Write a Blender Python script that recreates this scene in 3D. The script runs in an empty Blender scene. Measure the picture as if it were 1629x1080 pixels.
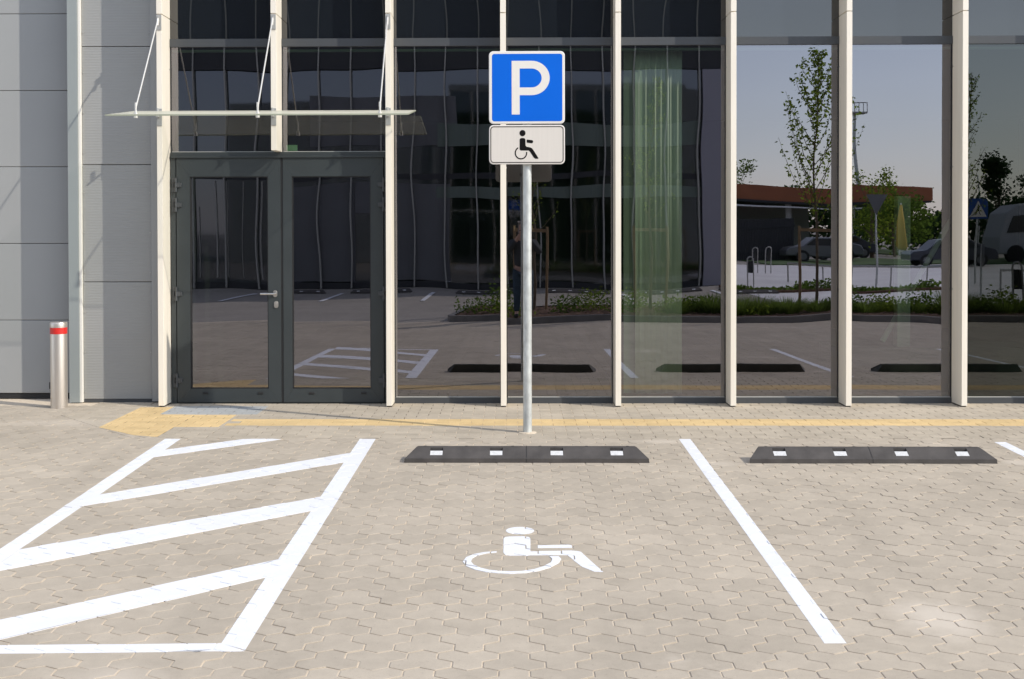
import bpy, bmesh, math, random
from math import sin, cos, pi, radians
from mathutils import Vector, Matrix
random.seed(7)
SC = bpy.context.scene
# ------------------------------------------------------------------ camera
D, H = 11.66, 1.6507
F, PIT, YAW, ROL, CX, CY = 1939.12, 0.01434, 0.01403, -0.00202, 792.16, 394.92
def camrot():
    cp, sp, cy, sy, cr, sr = cos(PIT), sin(PIT), cos(YAW), sin(YAW), cos(ROL), sin(ROL)
    yaw = Matrix(((cy, sy, 0), (-sy, cy, 0), (0, 0, 1)))
    pit = Matrix(((1, 0, 0), (0, cp, -sp), (0, sp, cp)))
    rol = Matrix(((cr, 0, sr), (0, 1, 0), (-sr, 0, cr)))
    return rol @ pit @ yaw
M = camrot()
cd = bpy.data.cameras.new('camera'); cam = bpy.data.objects.new('camera', cd)
SC.collection.objects.link(cam); SC.camera = cam
r_, f_, u_ = M[0], M[1], M[2]
cam.matrix_world = Matrix(((r_[0], u_[0], -f_[0], 0), (r_[1], u_[1], -f_[1], -D), (r_[2], u_[2], -f_[2], H), (0, 0, 0, 1)))
cd.sensor_width = 36; cd.lens = F / 1629 * 36
cd.shift_x = (814.5 - CX) / 1629; cd.shift_y = -(540 - CY) / 1629
cd.clip_start = 0.02; cd.clip_end = 3000
SC.render.resolution_x, SC.render.resolution_y = 1024, 679
# ------------------------------------------------------------------ sky, sun, exposure
EL = radians(34.7); AZ = math.atan2(0.889, -0.458)
W = bpy.data.worlds.new('World'); SC.world = W; W.use_nodes = True
wn = W.node_tree; wn.nodes.clear()
sky = wn.nodes.new('ShaderNodeTexSky'); sky.sky_type = 'NISHITA'; sky.sun_disc = False
sky.sun_elevation = EL; sky.sun_rotation = AZ; sky.air_density = 1.1; sky.dust_density = 0.4; sky.ozone_density = 1.0
bg = wn.nodes.new('ShaderNodeBackground'); bg.inputs[1].default_value = 0.10
wo = wn.nodes.new('ShaderNodeOutputWorld')
# thin high veil of haze over the blue, a little streaky
wtc = wn.nodes.new('ShaderNodeTexCoord'); wno = wn.nodes.new('ShaderNodeTexNoise'); wno.inputs['Scale'].default_value = 2.2; wno.inputs['Detail'].default_value = 5
wmp = wn.nodes.new('ShaderNodeMapping'); wmp.inputs['Scale'].default_value = (1, 1, 3.5)
wn.links.new(wtc.outputs['Generated'], wmp.inputs[0]); wn.links.new(wmp.outputs[0], wno.inputs[0])
wmr = wn.nodes.new('ShaderNodeMapRange'); wmr.inputs[1].default_value = 0.3; wmr.inputs[2].default_value = 0.7; wmr.inputs[3].default_value = 6.0; wmr.inputs[4].default_value = 7.2
wn.links.new(wno.outputs[0], wmr.inputs[0])
wmu = wn.nodes.new('ShaderNodeMix'); wmu.data_type = 'RGBA'; wmu.blend_type = 'MULTIPLY'; wmu.inputs[0].default_value = 1; wmu.inputs[6].default_value = (0.84, 0.875, 1.03, 1)
wsx = wn.nodes.new('ShaderNodeSeparateXYZ'); wn.links.new(wtc.outputs['Generated'], wsx.inputs[0])
whz = wn.nodes.new('ShaderNodeMapRange'); whz.inputs[1].default_value = 0.0; whz.inputs[2].default_value = 0.30; whz.inputs[3].default_value = 1.38; whz.inputs[4].default_value = 1.0
wn.links.new(wsx.outputs[2], whz.inputs[0])
wm2 = wn.nodes.new('ShaderNodeMath'); wm2.operation = 'MULTIPLY'; wn.links.new(wmr.outputs[0], wm2.inputs[0]); wn.links.new(whz.outputs[0], wm2.inputs[1])
wn.links.new(wm2.outputs[0], wmu.inputs[7])
wad = wn.nodes.new('ShaderNodeMix'); wad.data_type = 'RGBA'; wad.blend_type = 'ADD'; wad.inputs[0].default_value = 1
wn.links.new(sky.outputs[0], wad.inputs[6]); wn.links.new(wmu.outputs[2], wad.inputs[7])
wn.links.new(wad.outputs[2], bg.inputs[0]); wn.links.new(bg.outputs[0], wo.inputs[0])
ld = bpy.data.lights.new('sun', 'SUN'); ld.energy = 3.4; ld.angle = radians(0.53); ld.color = (1.0, 0.93, 0.83)
sun = bpy.data.objects.new('sun', ld); SC.collection.objects.link(sun)
ts = Vector((sin(AZ) * cos(EL), cos(AZ) * cos(EL), sin(EL)))
sun.rotation_euler = ts.to_track_quat('Z', 'Y').to_euler(); sun.location = ts * 40
SC.view_settings.view_transform = 'Standard'; SC.view_settings.look = 'None'
SC.view_settings.exposure = 0.12; SC.view_settings.gamma = 1
SC.render.engine = 'CYCLES'
SC.cycles.max_bounces = 12; SC.cycles.transparent_max_bounces = 24; SC.cycles.glossy_bounces = 6
SC.cycles.caustics_reflective = False

# ------------------------------------------------------------------ materials
def mat(name, col, rough=0.6, metal=0.0, spec=0.5, var=0.0, scale=8.0, bump=0.0, bscale=60.0, attr=None, stretch=None):
    m = bpy.data.materials.new(name); m.use_nodes = True
    nt = m.node_tree; b = nt.nodes['Principled BSDF']
    b.inputs['Roughness'].default_value = rough; b.inputs['Metallic'].default_value = metal
    b.inputs['Specular IOR Level'].default_value = spec
    c4 = (*col, 1)
    b.inputs['Base Color'].default_value = c4
    tc = nt.nodes.new('ShaderNodeTexCoord'); src = tc.outputs['Object']
    if stretch:
        mp = nt.nodes.new('ShaderNodeMapping'); mp.inputs['Scale'].default_value = stretch
        nt.links.new(src, mp.inputs[0]); src = mp.outputs[0]
    last = None
    if var > 0:
        n = nt.nodes.new('ShaderNodeTexNoise'); n.inputs['Scale'].default_value = scale; n.inputs['Detail'].default_value = 6
        nt.links.new(src, n.inputs[0])
        mr = nt.nodes.new('ShaderNodeMapRange'); mr.inputs[1].default_value = 0.3; mr.inputs[2].default_value = 0.7
        mr.inputs[3].default_value = 1 - var; mr.inputs[4].default_value = 1 + var
        nt.links.new(n.outputs[0], mr.inputs[0])
        mx = nt.nodes.new('ShaderNodeMix'); mx.data_type = 'RGBA'; mx.blend_type = 'MULTIPLY'; mx.inputs[0].default_value = 1
        mx.inputs[6].default_value = c4; nt.links.new(mr.outputs[0], mx.inputs[7])
        last = mx.outputs[2]
    if attr:
        a = nt.nodes.new('ShaderNodeAttribute'); a.attribute_name = attr[0]
        mr2 = nt.nodes.new('ShaderNodeMapRange'); mr2.inputs[3].default_value = 1 - attr[1]; mr2.inputs[4].default_value = 1 + attr[1]
        nt.links.new(a.outputs['Fac'], mr2.inputs[0])
        mx2 = nt.nodes.new('ShaderNodeMix'); mx2.data_type = 'RGBA'; mx2.blend_type = 'MULTIPLY'; mx2.inputs[0].default_value = 1
        if last: nt.links.new(last, mx2.inputs[6])
        else: mx2.inputs[6].default_value = c4
        nt.links.new(mr2.outputs[0], mx2.inputs[7]); last = mx2.outputs[2]
    if last: nt.links.new(last, b.inputs['Base Color'])
    if bump > 0:
        n2 = nt.nodes.new('ShaderNodeTexNoise'); n2.inputs['Scale'].default_value = bscale; n2.inputs['Detail'].default_value = 5
        nt.links.new(src, n2.inputs[0])
        bp = nt.nodes.new('ShaderNodeBump'); bp.inputs['Strength'].default_value = 1; bp.inputs['Distance'].default_value = bump
        nt.links.new(n2.outputs[0], bp.inputs['Height']); nt.links.new(bp.outputs[0], b.inputs['Normal'])
    return m

def glass_mat(name, refl, tint, body=None, rough=0.0, tcol=(0.91, 0.89, 0.97)):
    """coated facade glass: a mirror share that grows towards grazing + a tinted see-through (or opaque) share"""
    m = bpy.data.materials.new(name); m.use_nodes = True
    nt = m.node_tree; nt.nodes.clear()
    out = nt.nodes.new('ShaderNodeOutputMaterial'); mix = nt.nodes.new('ShaderNodeMixShader')
    lw = nt.nodes.new('ShaderNodeLayerWeight'); lw.inputs[0].default_value = 0.35
    mr = nt.nodes.new('ShaderNodeMapRange'); mr.inputs[3].default_value = refl; mr.inputs[4].default_value = min(1, refl + 0.65)
    pw = nt.nodes.new('ShaderNodeMath'); pw.operation = 'POWER'; pw.inputs[1].default_value = 3
    nt.links.new(lw.outputs['Facing'], pw.inputs[0]); nt.links.new(pw.outputs[0], mr.inputs[0])
    nt.links.new(mr.outputs[0], mix.inputs[0])
    g = nt.nodes.new('ShaderNodeBsdfGlossy'); g.inputs['Roughness'].default_value = rough; g.inputs['Color'].default_value = (*tcol, 1)
    if body is None:
        t = nt.nodes.new('ShaderNodeBsdfTransparent'); t.inputs[0].default_value = (*tint, 1)
    else:
        t = nt.nodes.new('ShaderNodeBsdfDiffuse'); t.inputs[0].default_value = (*body, 1)
        tc = nt.nodes.new('ShaderNodeTexCoord'); n = nt.nodes.new('ShaderNodeTexNoise'); n.inputs['Scale'].default_value = 90; n.inputs['Detail'].default_value = 3
        nt.links.new(tc.outputs['Object'], n.inputs[0])
        cr = nt.nodes.new('ShaderNodeMapRange'); cr.inputs[1].default_value = 0.35; cr.inputs[2].default_value = 0.75; cr.inputs[3].default_value = 0.7; cr.inputs[4].default_value = 1.5
        nt.links.new(n.outputs[0], cr.inputs[0])
        mm = nt.nodes.new('ShaderNodeMix'); mm.data_type = 'RGBA'; mm.blend_type = 'MULTIPLY'; mm.inputs[0].default_value = 1; mm.inputs[6].default_value = (*body, 1)
        nt.links.new(cr.outputs[0], mm.inputs[7]); nt.links.new(mm.outputs[2], t.inputs[0])
    nt.links.new(t.outputs[0], mix.inputs[1]); nt.links.new(g.outputs[0], mix.inputs[2]); nt.links.new(mix.outputs[0], out.inputs[0])
    return m

# dried sandy patches on the paving: x, y, half width, half depth, strength
STAINS = [(1.92, -6.15, .26, .34, .85), (1.15, -2.1, .30, .12, .7), (3.62, -2.85, .16, .15, .7), (1.45, -2.9, .2, .12, .5), (-.62, -2.15, .35, .1, .5), (-3.9, -1.2, .7, .25, .5), (-1.6, -6.9, .3, .2, .5), (3.3, -4.9, .35, .2, .5)]
def stone_mat(name, col, attr=0.10, ribs=False):
    """concrete paver: fine grit, big soft wear patches, a tone per stone"""
    m = bpy.data.materials.new(name); m.use_nodes = True; nt = m.node_tree; b = nt.nodes['Principled BSDF']
    b.inputs['Roughness'].default_value = 0.85; b.inputs['Specular IOR Level'].default_value = 0.25
    tc = nt.nodes.new('ShaderNodeTexCoord')
    def noise(s, d=5, rough=0.6):
        n = nt.nodes.new('ShaderNodeTexNoise'); n.inputs['Scale'].default_value = s; n.inputs['Detail'].default_value = d; n.inputs['Roughness'].default_value = rough
        nt.links.new(tc.outputs['Object'], n.inputs[0]); return n.outputs[0]
    def rng(v, a, b_, lo, hi):
        r = nt.nodes.new('ShaderNodeMapRange'); r.inputs[1].default_value = a; r.inputs[2].default_value = b_; r.inputs[3].default_value = lo; r.inputs[4].default_value = hi
        nt.links.new(v, r.inputs[0]); return r.outputs[0]
    def mul(c, v):
        x = nt.nodes.new('ShaderNodeMix'); x.data_type = 'RGBA'; x.blend_type = 'MULTIPLY'; x.inputs[0].default_value = 1
        if isinstance(c, tuple): x.inputs[6].default_value = (*c, 1)
        else: nt.links.new(c, x.inputs[6])
        nt.links.new(v, x.inputs[7]); return x.outputs[2]
    a = nt.nodes.new('ShaderNodeAttribute'); a.attribute_name = 'rnd'
    c = mul(col, rng(a.outputs['Fac'], 0, 1, 1 - attr, 1 + attr))
    c = mul(c, rng(noise(420, 3, 0.7), 0.3, 0.7, 0.86, 1.14))
    c = mul(c, rng(noise(0.8, 6, 0.6), 0.32, 0.68, 0.92, 1.08))
    c = mul(c, rng(noise(9, 5, 0.65), 0.3, 0.7, 0.94, 1.07))
    mp = nt.nodes.new('ShaderNodeMapping'); mp.inputs['Scale'].default_value = (2.6, .35, 1); nt.links.new(tc.outputs['Object'], mp.inputs[0])
    ns = nt.nodes.new('ShaderNodeTexNoise'); ns.inputs['Scale'].default_value = 1.1; ns.inputs['Detail'].default_value = 4; nt.links.new(mp.outputs[0], ns.inputs[0])
    c = mul(c, rng(ns.outputs[0], .55, .75, 1.0, 0.90))
    c = mul(c, rng(noise(55, 2, .5), .66, .74, 1.0, 0.86))
    # pale dusty smudges here and there
    x = nt.nodes.new('ShaderNodeMix'); x.data_type = 'RGBA'; nt.links.new(rng(noise(1.7, 8, 0.72), 0.60, 0.78, 0, 0.55), x.inputs[0])
    pale = None
    for (sx, sy, rx, ry, k_) in STAINS:
        vm = nt.nodes.new('ShaderNodeMapping'); vm.vector_type = 'POINT'; vm.inputs['Location'].default_value = (-sx / rx, -sy / ry, 0); vm.inputs['Scale'].default_value = (1 / rx, 1 / ry, 0)
        nt.links.new(tc.outputs['Object'], vm.inputs[0]); ln = nt.nodes.new('ShaderNodeVectorMath'); ln.operation = 'LENGTH'; nt.links.new(vm.outputs[0], ln.inputs[0])
        ad = nt.nodes.new('ShaderNodeMath'); ad.operation = 'ADD'; nt.links.new(ln.outputs['Value'], ad.inputs[0]); nt.links.new(noise(6, 8, .75), ad.inputs[1])
        v_ = rng(ad.outputs[0], 0.75, 1.45, k_, 0.0)
        if pale is None: pale = v_
        else:
            m_ = nt.nodes.new('ShaderNodeMath'); m_.operation = 'MAXIMUM'; nt.links.new(pale, m_.inputs[0]); nt.links.new(v_, m_.inputs[1]); pale = m_.outputs[0]
    m_ = nt.nodes.new('ShaderNodeMath'); m_.operation = 'MAXIMUM'; nt.links.new(x.inputs[0].links[0].from_socket, m_.inputs[0]); nt.links.new(pale, m_.inputs[1]); nt.links.new(m_.outputs[0], x.inputs[0])
    nt.links.new(c, x.inputs[6]); x.inputs[7].default_value = (min(1, col[0] * 1.35), min(1, col[1] * 1.37), min(1, col[2] * 1.42), 1)
    nt.links.new(x.outputs[2], b.inputs['Base Color'])
    bp = nt.nodes.new('ShaderNodeBump'); bp.inputs['Strength'].default_value = 1; bp.inputs['Distance'].default_value = 0.0011
    nt.links.new(noise(260, 5, 0.7), bp.inputs['Height'])
    last = bp
    if ribs:
        w = nt.nodes.new('ShaderNodeTexWave'); w.bands_direction = 'Y'; w.inputs['Scale'].default_value = 8
        nt.links.new(tc.outputs['Object'], w.inputs[0])
        bp2 = nt.nodes.new('ShaderNodeBump'); bp2.inputs['Distance'].default_value = 0.003
        nt.links.new(w.outputs['Fac'], bp2.inputs['Height']); nt.links.new(bp.outputs[0], bp2.inputs['Normal']); last = bp2
    nt.links.new(last.outputs[0], b.inputs['Normal'])
    return m

GC = (0.455, 0.396, 0.314)
MT = {
 'stone': stone_mat('paver_stone', GC, 0.055), 'holland': stone_mat('walk_stone', (0.470, 0.410, 0.322), 0.08),
 'yellow': stone_mat('yellow_stone', (0.70, 0.515, 0.262), 0.07, True), 'grey': stone_mat('grey_tactile', (0.40, 0.41, 0.40), 0.05),
 'sand': mat('joint_sand', (0.66, 0.56, 0.43), 0.95, var=0.12, scale=30, bump=0.001, bscale=300),
 'paint': mat('road_paint', (0.83, 0.84, 0.86), 0.6, var=0.05, scale=5, bump=0.0006, bscale=220),
 'ground': mat('far_paving', (0.33, 0.30, 0.265), 0.9, var=0.14, scale=0.6, bump=0.002, bscale=30),
 'kerb': mat('kerb_concrete', (0.20, 0.19, 0.18), 0.85, var=0.15, scale=4, bump=0.001),
 'cream': mat('cream_powder_coat', (0.87, 0.81, 0.695), 0.42, var=0.04, scale=2.5, stretch=(6, 6, .6)),
 'clad': mat('grey_cladding', (0.345, 0.352, 0.345), 0.5, var=0.03, scale=1.2),
 'trim': mat('grey_trim', (0.30, 0.33, 0.325), 0.42, var=0.03, scale=2),
 'trimlit': mat('sunlit_trim', (0.8, 0.78, 0.72), 0.45),
 'anth': mat('anthracite_metal', (0.040, 0.048, 0.050), 0.42, var=0.08, scale=3, bump=0.0001, bscale=500),
 'anthlight': mat('anthracite_transom', (0.062, 0.067, 0.072), 0.45, var=0.05, scale=3),
 'steel': mat('brushed_steel', (0.62, 0.60, 0.57), 0.32, 1.0, var=0.08, scale=20, stretch=(8, 8, 0.3)),
 'bollard': mat('satin_steel', (0.62, 0.565, 0.50), 0.38, 0.75, var=0.05, scale=12, stretch=(6, 6, 0.3)),
 'galv': mat('galvanised', (0.55, 0.57, 0.55), 0.48, 0.35, var=0.22, scale=14, bump=0.0004, bscale=90, stretch=(1.5, 1.5, .7)),
 'rod': mat('rod_steel', (0.75, 0.73, 0.68), 0.4, 0.4), 'bracket': mat('bracket_steel', (0.42, 0.42, 0.40), 0.5, 0.3, var=.1),
 'black': mat('black_plastic', (0.02, 0.02, 0.02), 0.6), 'rubber': mat('recycled_rubber', (0.068, 0.061, 0.056), 0.75, var=0.28, scale=7, bump=0.0012, bscale=120),
 'reflector': mat('white_reflector', (0.64, 0.64, 0.63), 0.35, var=0.12, scale=60),
 'red': mat('red_band', (0.62, 0.025, 0.02), 0.35, var=.06, scale=14), 'blue': mat('sign_blue', (0.0, 0.128, 0.66), 0.5, spec=0.2, var=0.03, scale=3),
 'signwhite': mat('sign_white', (0.70, 0.655, 0.59), 0.45, var=0.025, scale=8, stretch=(20, 1, .3)), 'letterwhite': mat('letter_white', (0.80, 0.765, 0.70), 0.45, var=.02), 'signback': mat('sign_back', (0.14, 0.145, 0.15), 0.5, 0.3),
 'ink': mat('sign_ink', (0.008, 0.007, 0.007), 0.6, spec=0.1), 'alu': mat('sign_edge', (0.82, 0.80, 0.77), 0.4),
 'seal': mat('light_seal', (0.50, 0.50, 0.46), 0.5), 'seal2': mat('green_grey_profile', (0.16, 0.20, 0.18), 0.5),
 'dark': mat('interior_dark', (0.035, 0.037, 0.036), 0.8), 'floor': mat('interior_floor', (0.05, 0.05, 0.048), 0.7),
 'inner': mat('interior_white', (0.74, 0.76, 0.74), 0.8), 'innergrey': mat('interior_grey', (0.34, 0.36, 0.34), 0.8), 'blueshade': mat('sign_blue_shaded', (0.01, 0.07, 0.28), 0.5), 'band': mat('green_grey_band', (0.13, 0.16, 0.135), 0.6), 'pilaster': mat('pale_pilaster', (0.30, 0.29, 0.33), 0.6),
 'jointdark': mat('dark_joint', (0.13, 0.115, 0.10), 0.95, var=.2, scale=20), 'edge': mat('canopy_edge', (0.34, 0.36, 0.27), 0.4),
 'reflgrey': mat('reflected_grey', (0.115, 0.115, 0.12), 0.6, var=.1, scale=1), 'green': mat('green_sticker', (0.42, 0.66, 0.46), 0.7),
 'canopyglass': None,
 'bark': mat('bark', (0.16, 0.12, 0.08), 0.9, var=0.25, scale=20), 'stakewood': mat('stake_wood', (0.30, 0.20, 0.11), 0.85, var=.2),
 'leaf': mat('leaf_young', (0.13, 0.16, 0.025), 0.6, attr=('rnd', 0.5)), 'leafd': mat('leaf_dark', (0.085, 0.13, 0.03), 0.6, attr=('rnd', 0.5)),
 'conifer': mat('conifer_needles', (0.025, 0.05, 0.025), 0.7, attr=('rnd', 0.5)), 'grass': mat('tall_grass', (0.15, 0.22, 0.05), 0.6, attr=('rnd', 0.5)),
 'mulch': mat('bark_mulch', (0.12, 0.065, 0.04), 0.95, var=0.5, scale=22, bump=0.02, bscale=25), 'mulchbit': mat('mulch_chip', (0.17, 0.10, 0.065), 0.9, attr=('rnd', 0.6)),
 'lawn': mat('lawn', (0.06, 0.11, 0.025), 0.9, var=.3, scale=2), 'fascia': mat('canopy_fascia', (0.36, 0.115, 0.045), 0.5, var=.12, scale=.6),
 'white': mat('white_paint', (0.78, 0.78, 0.78), 0.5), 'fence': mat('dark_fence', (0.03, 0.03, 0.035), 0.6), 'tyre': mat('tyre', (0.02, 0.02, 0.02), 0.8),
 'yellowcloth': mat('yellow_cloth', (0.60, 0.36, 0.02), 0.8), 'lorrywhite': mat('lorry_white', (0.38, 0.39, 0.42), 0.5), 'carsilver': mat('car_silver', (0.16, 0.165, 0.17), 0.3, 0.5), 'cardark': mat('car_dark', (0.05, 0.055, 0.07), 0.3, 0.3),
 'carglass': mat('car_glass', (0.02, 0.025, 0.03), 0.08), 'skin': mat('skin', (0.55, 0.33, 0.24), 0.5), 'hair': mat('hair', (0.25, 0.22, 0.2), 0.8),
 'jacket': mat('dark_jacket', (0.05, 0.055, 0.06), 0.85, var=.15, scale=9), 'jeans': mat('blue_jeans', (0.035, 0.06, 0.09), 0.85, var=.2, scale=14),
 'opclad': mat('far_cladding', (0.03, 0.03, 0.035), 0.6, var=.05), 'opfin': mat('far_fin', (0.40, 0.39, 0.35), 0.5), 'track': mat('garage_seal', (0.02, 0.02, 0.02), 0.7),
 'drop': mat('bird_dropping', (0.7, 0.7, 0.66), .8),
}
def leaf_mat(name, c, tl):
    m = bpy.data.materials.new(name); m.use_nodes = True; nt = m.node_tree; nt.nodes.clear()
    out = nt.nodes.new('ShaderNodeOutputMaterial'); mx = nt.nodes.new('ShaderNodeMixShader'); mx.inputs[0].default_value = tl
    a = nt.nodes.new('ShaderNodeAttribute'); a.attribute_name = 'rnd'; mr = nt.nodes.new('ShaderNodeMapRange'); mr.inputs[3].default_value = .5; mr.inputs[4].default_value = 1.5
    nt.links.new(a.outputs['Fac'], mr.inputs[0])
    for k, (cls, f) in enumerate((('ShaderNodeBsdfDiffuse', 1.0), ('ShaderNodeBsdfTranslucent', 1.25))):
        q = nt.nodes.new('ShaderNodeMix'); q.data_type = 'RGBA'; q.blend_type = 'MULTIPLY'; q.inputs[0].default_value = 1
        q.inputs[6].default_value = (c[0] * f, c[1] * f, c[2] * f * .8, 1); nt.links.new(mr.outputs[0], q.inputs[7])
        b = nt.nodes.new(cls); nt.links.new(q.outputs[2], b.inputs[0]); nt.links.new(b.outputs[0], mx.inputs[1 + k])
    nt.links.new(mx.outputs[0], out.inputs[0]); return m
MT['leaf'] = leaf_mat('leaf_young', (0.16, 0.22, 0.035), .5); MT['leafd'] = leaf_mat('leaf_mid', (0.10, 0.16, 0.035), .45)
MT['grass'] = leaf_mat('tall_grass', (0.14, 0.20, 0.05), .45); MT['conifer'] = leaf_mat('conifer_needles', (0.04, 0.075, 0.035), .25)
MT['glass'] = glass_mat('coated_glass', 0.25, (0.44, 0.52, 0.42))
MT['glass_dark'] = glass_mat('dark_coated_glass', 0.10, (0.30, 0.38, 0.32), tcol=(.86, .88, .86))
MT['glass_door'] = glass_mat('door_glass', 0.24, (0.45, 0.52, 0.45))
MT['spandrel'] = glass_mat('spandrel_glass', 0.118, None, body=(0.009, 0.012, 0.016), tcol=(.93, .90, .86))
MT['opglass'] = glass_mat('far_glass', 0.17, None, body=(0.010, 0.018, 0.010), tcol=(.85, .88, 1.0), rough=.035)
def canopy_mat():
    m = bpy.data.materials.new('sheen_canopy_glass'); m.use_nodes = True; nt = m.node_tree; nt.nodes.clear()
    out = nt.nodes.new('ShaderNodeOutputMaterial'); a = nt.nodes.new('ShaderNodeMixShader'); b = nt.nodes.new('ShaderNodeMixShader')
    d = nt.nodes.new('ShaderNodeBsdfTranslucent'); d.inputs[0].default_value = (0.62, 0.64, 0.54, 1)
    g = nt.nodes.new('ShaderNodeBsdfDiffuse'); g.inputs[0].default_value = (0.60, 0.585, 0.48, 1)
    p = nt.nodes.new('ShaderNodeBsdfTransparent'); p.inputs[0].default_value = (0.98, 0.99, 0.975, 1)
    lw = nt.nodes.new('ShaderNodeLayerWeight'); pw = nt.nodes.new('ShaderNodeMath'); pw.operation = 'POWER'; pw.inputs[1].default_value = 7.0
    nt.links.new(lw.outputs['Facing'], pw.inputs[0]); mu = nt.nodes.new('ShaderNodeMath'); mu.operation = 'MULTIPLY'; mu.inputs[1].default_value = 0.92
    nt.links.new(pw.outputs[0], mu.inputs[0]); nt.links.new(mu.outputs[0], b.inputs[0])   # grazing reflection put in as cream diffuse that grows at flat angles
    a.inputs[0].default_value = 0.93
    nt.links.new(d.outputs[0], a.inputs[1]); nt.links.new(p.outputs[0], a.inputs[2])
    nt.links.new(a.outputs[0], b.inputs[1]); nt.links.new(g.outputs[0], b.inputs[2]); nt.links.new(b.outputs[0], out.inputs[0])
    return m
MT['canopyglass'] = canopy_mat()
def paint_mat():
    m = bpy.data.materials.new('worn_road_paint'); m.use_nodes = True; nt = m.node_tree; b = nt.nodes['Principled BSDF']; b.inputs['Roughness'].default_value = .65; b.inputs['Specular IOR Level'].default_value = .3
    tc = nt.nodes.new('ShaderNodeTexCoord')
    def nz(s, d, r_):
        n = nt.nodes.new('ShaderNodeTexNoise'); n.inputs['Scale'].default_value = s; n.inputs['Detail'].default_value = d; n.inputs['Roughness'].default_value = r_; nt.links.new(tc.outputs['Object'], n.inputs[0]); return n.outputs[0]
    def rg(v, a, b_, lo, hi):
        q = nt.nodes.new('ShaderNodeMapRange'); q.inputs[1].default_value = a; q.inputs[2].default_value = b_; q.inputs[3].default_value = lo; q.inputs[4].default_value = hi; nt.links.new(v, q.inputs[0]); return q.outputs[0]
    g = nt.nodes.new('ShaderNodeMix'); g.data_type = 'RGBA'; nt.links.new(rg(nz(1.6, 6, .7), 0.45, .75, 0, .30), g.inputs[0])
    g.inputs[6].default_value = (.80, .81, .83, 1); g.inputs[7].default_value = (.62, .60, .56, 1)
    w = nt.nodes.new('ShaderNodeMix'); w.data_type = 'RGBA'; nt.links.new(rg(nz(34, 8, .78), .655, .70, 0, .75), w.inputs[0])
    nt.links.new(g.outputs[2], w.inputs[6]); w.inputs[7].default_value = (*GC, 1); nt.links.new(w.outputs[2], b.inputs['Base Color'])
    bp = nt.nodes.new('ShaderNodeBump'); bp.inputs['Distance'].default_value = .0006; nt.links.new(nz(230, 3, .6), bp.inputs['Height']); nt.links.new(bp.outputs[0], b.inputs['Normal'])
    return m
MT['paint'] = paint_mat()
def ribbed_mat():
    m = bpy.data.materials.new('micro_ribbed_cladding'); m.use_nodes = True; nt = m.node_tree; b = nt.nodes['Principled BSDF']
    b.inputs['Base Color'].default_value = (0.335, 0.338, 0.325, 1); b.inputs['Roughness'].default_value = 0.5
    tc = nt.nodes.new('ShaderNodeTexCoord'); w = nt.nodes.new('ShaderNodeTexWave'); w.bands_direction = 'Z'; w.inputs['Scale'].default_value = 12.0
    nt.links.new(tc.outputs['Object'], w.inputs[0])
    bp = nt.nodes.new('ShaderNodeBump'); bp.inputs['Distance'].default_value = 0.0012; bp.inputs['Strength'].default_value = 0.6
    nt.links.new(w.outputs['Fac'], bp.inputs['Height']); nt.links.new(bp.outputs[0], b.inputs['Normal'])
    n = nt.nodes.new('ShaderNodeTexNoise'); n.inputs['Scale'].default_value = 1.3; n.inputs['Detail'].default_value = 6; nt.links.new(tc.outputs['Object'], n.inputs[0])
    mr = nt.nodes.new('ShaderNodeMapRange'); mr.inputs[3].default_value = 0.93; mr.inputs[4].default_value = 1.07; nt.links.new(n.outputs[0], mr.inputs[0])
    mx = nt.nodes.new('ShaderNodeMix'); mx.data_type = 'RGBA'; mx.blend_type = 'MULTIPLY'; mx.inputs[0].default_value = 1; mx.inputs[6].default_value = (0.335, 0.338, 0.325, 1)
    nt.links.new(mr.outputs[0], mx.inputs[7]); nt.links.new(mx.outputs[2], b.inputs['Base Color'])
    return m
MT['ribbed'] = ribbed_mat()

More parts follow.
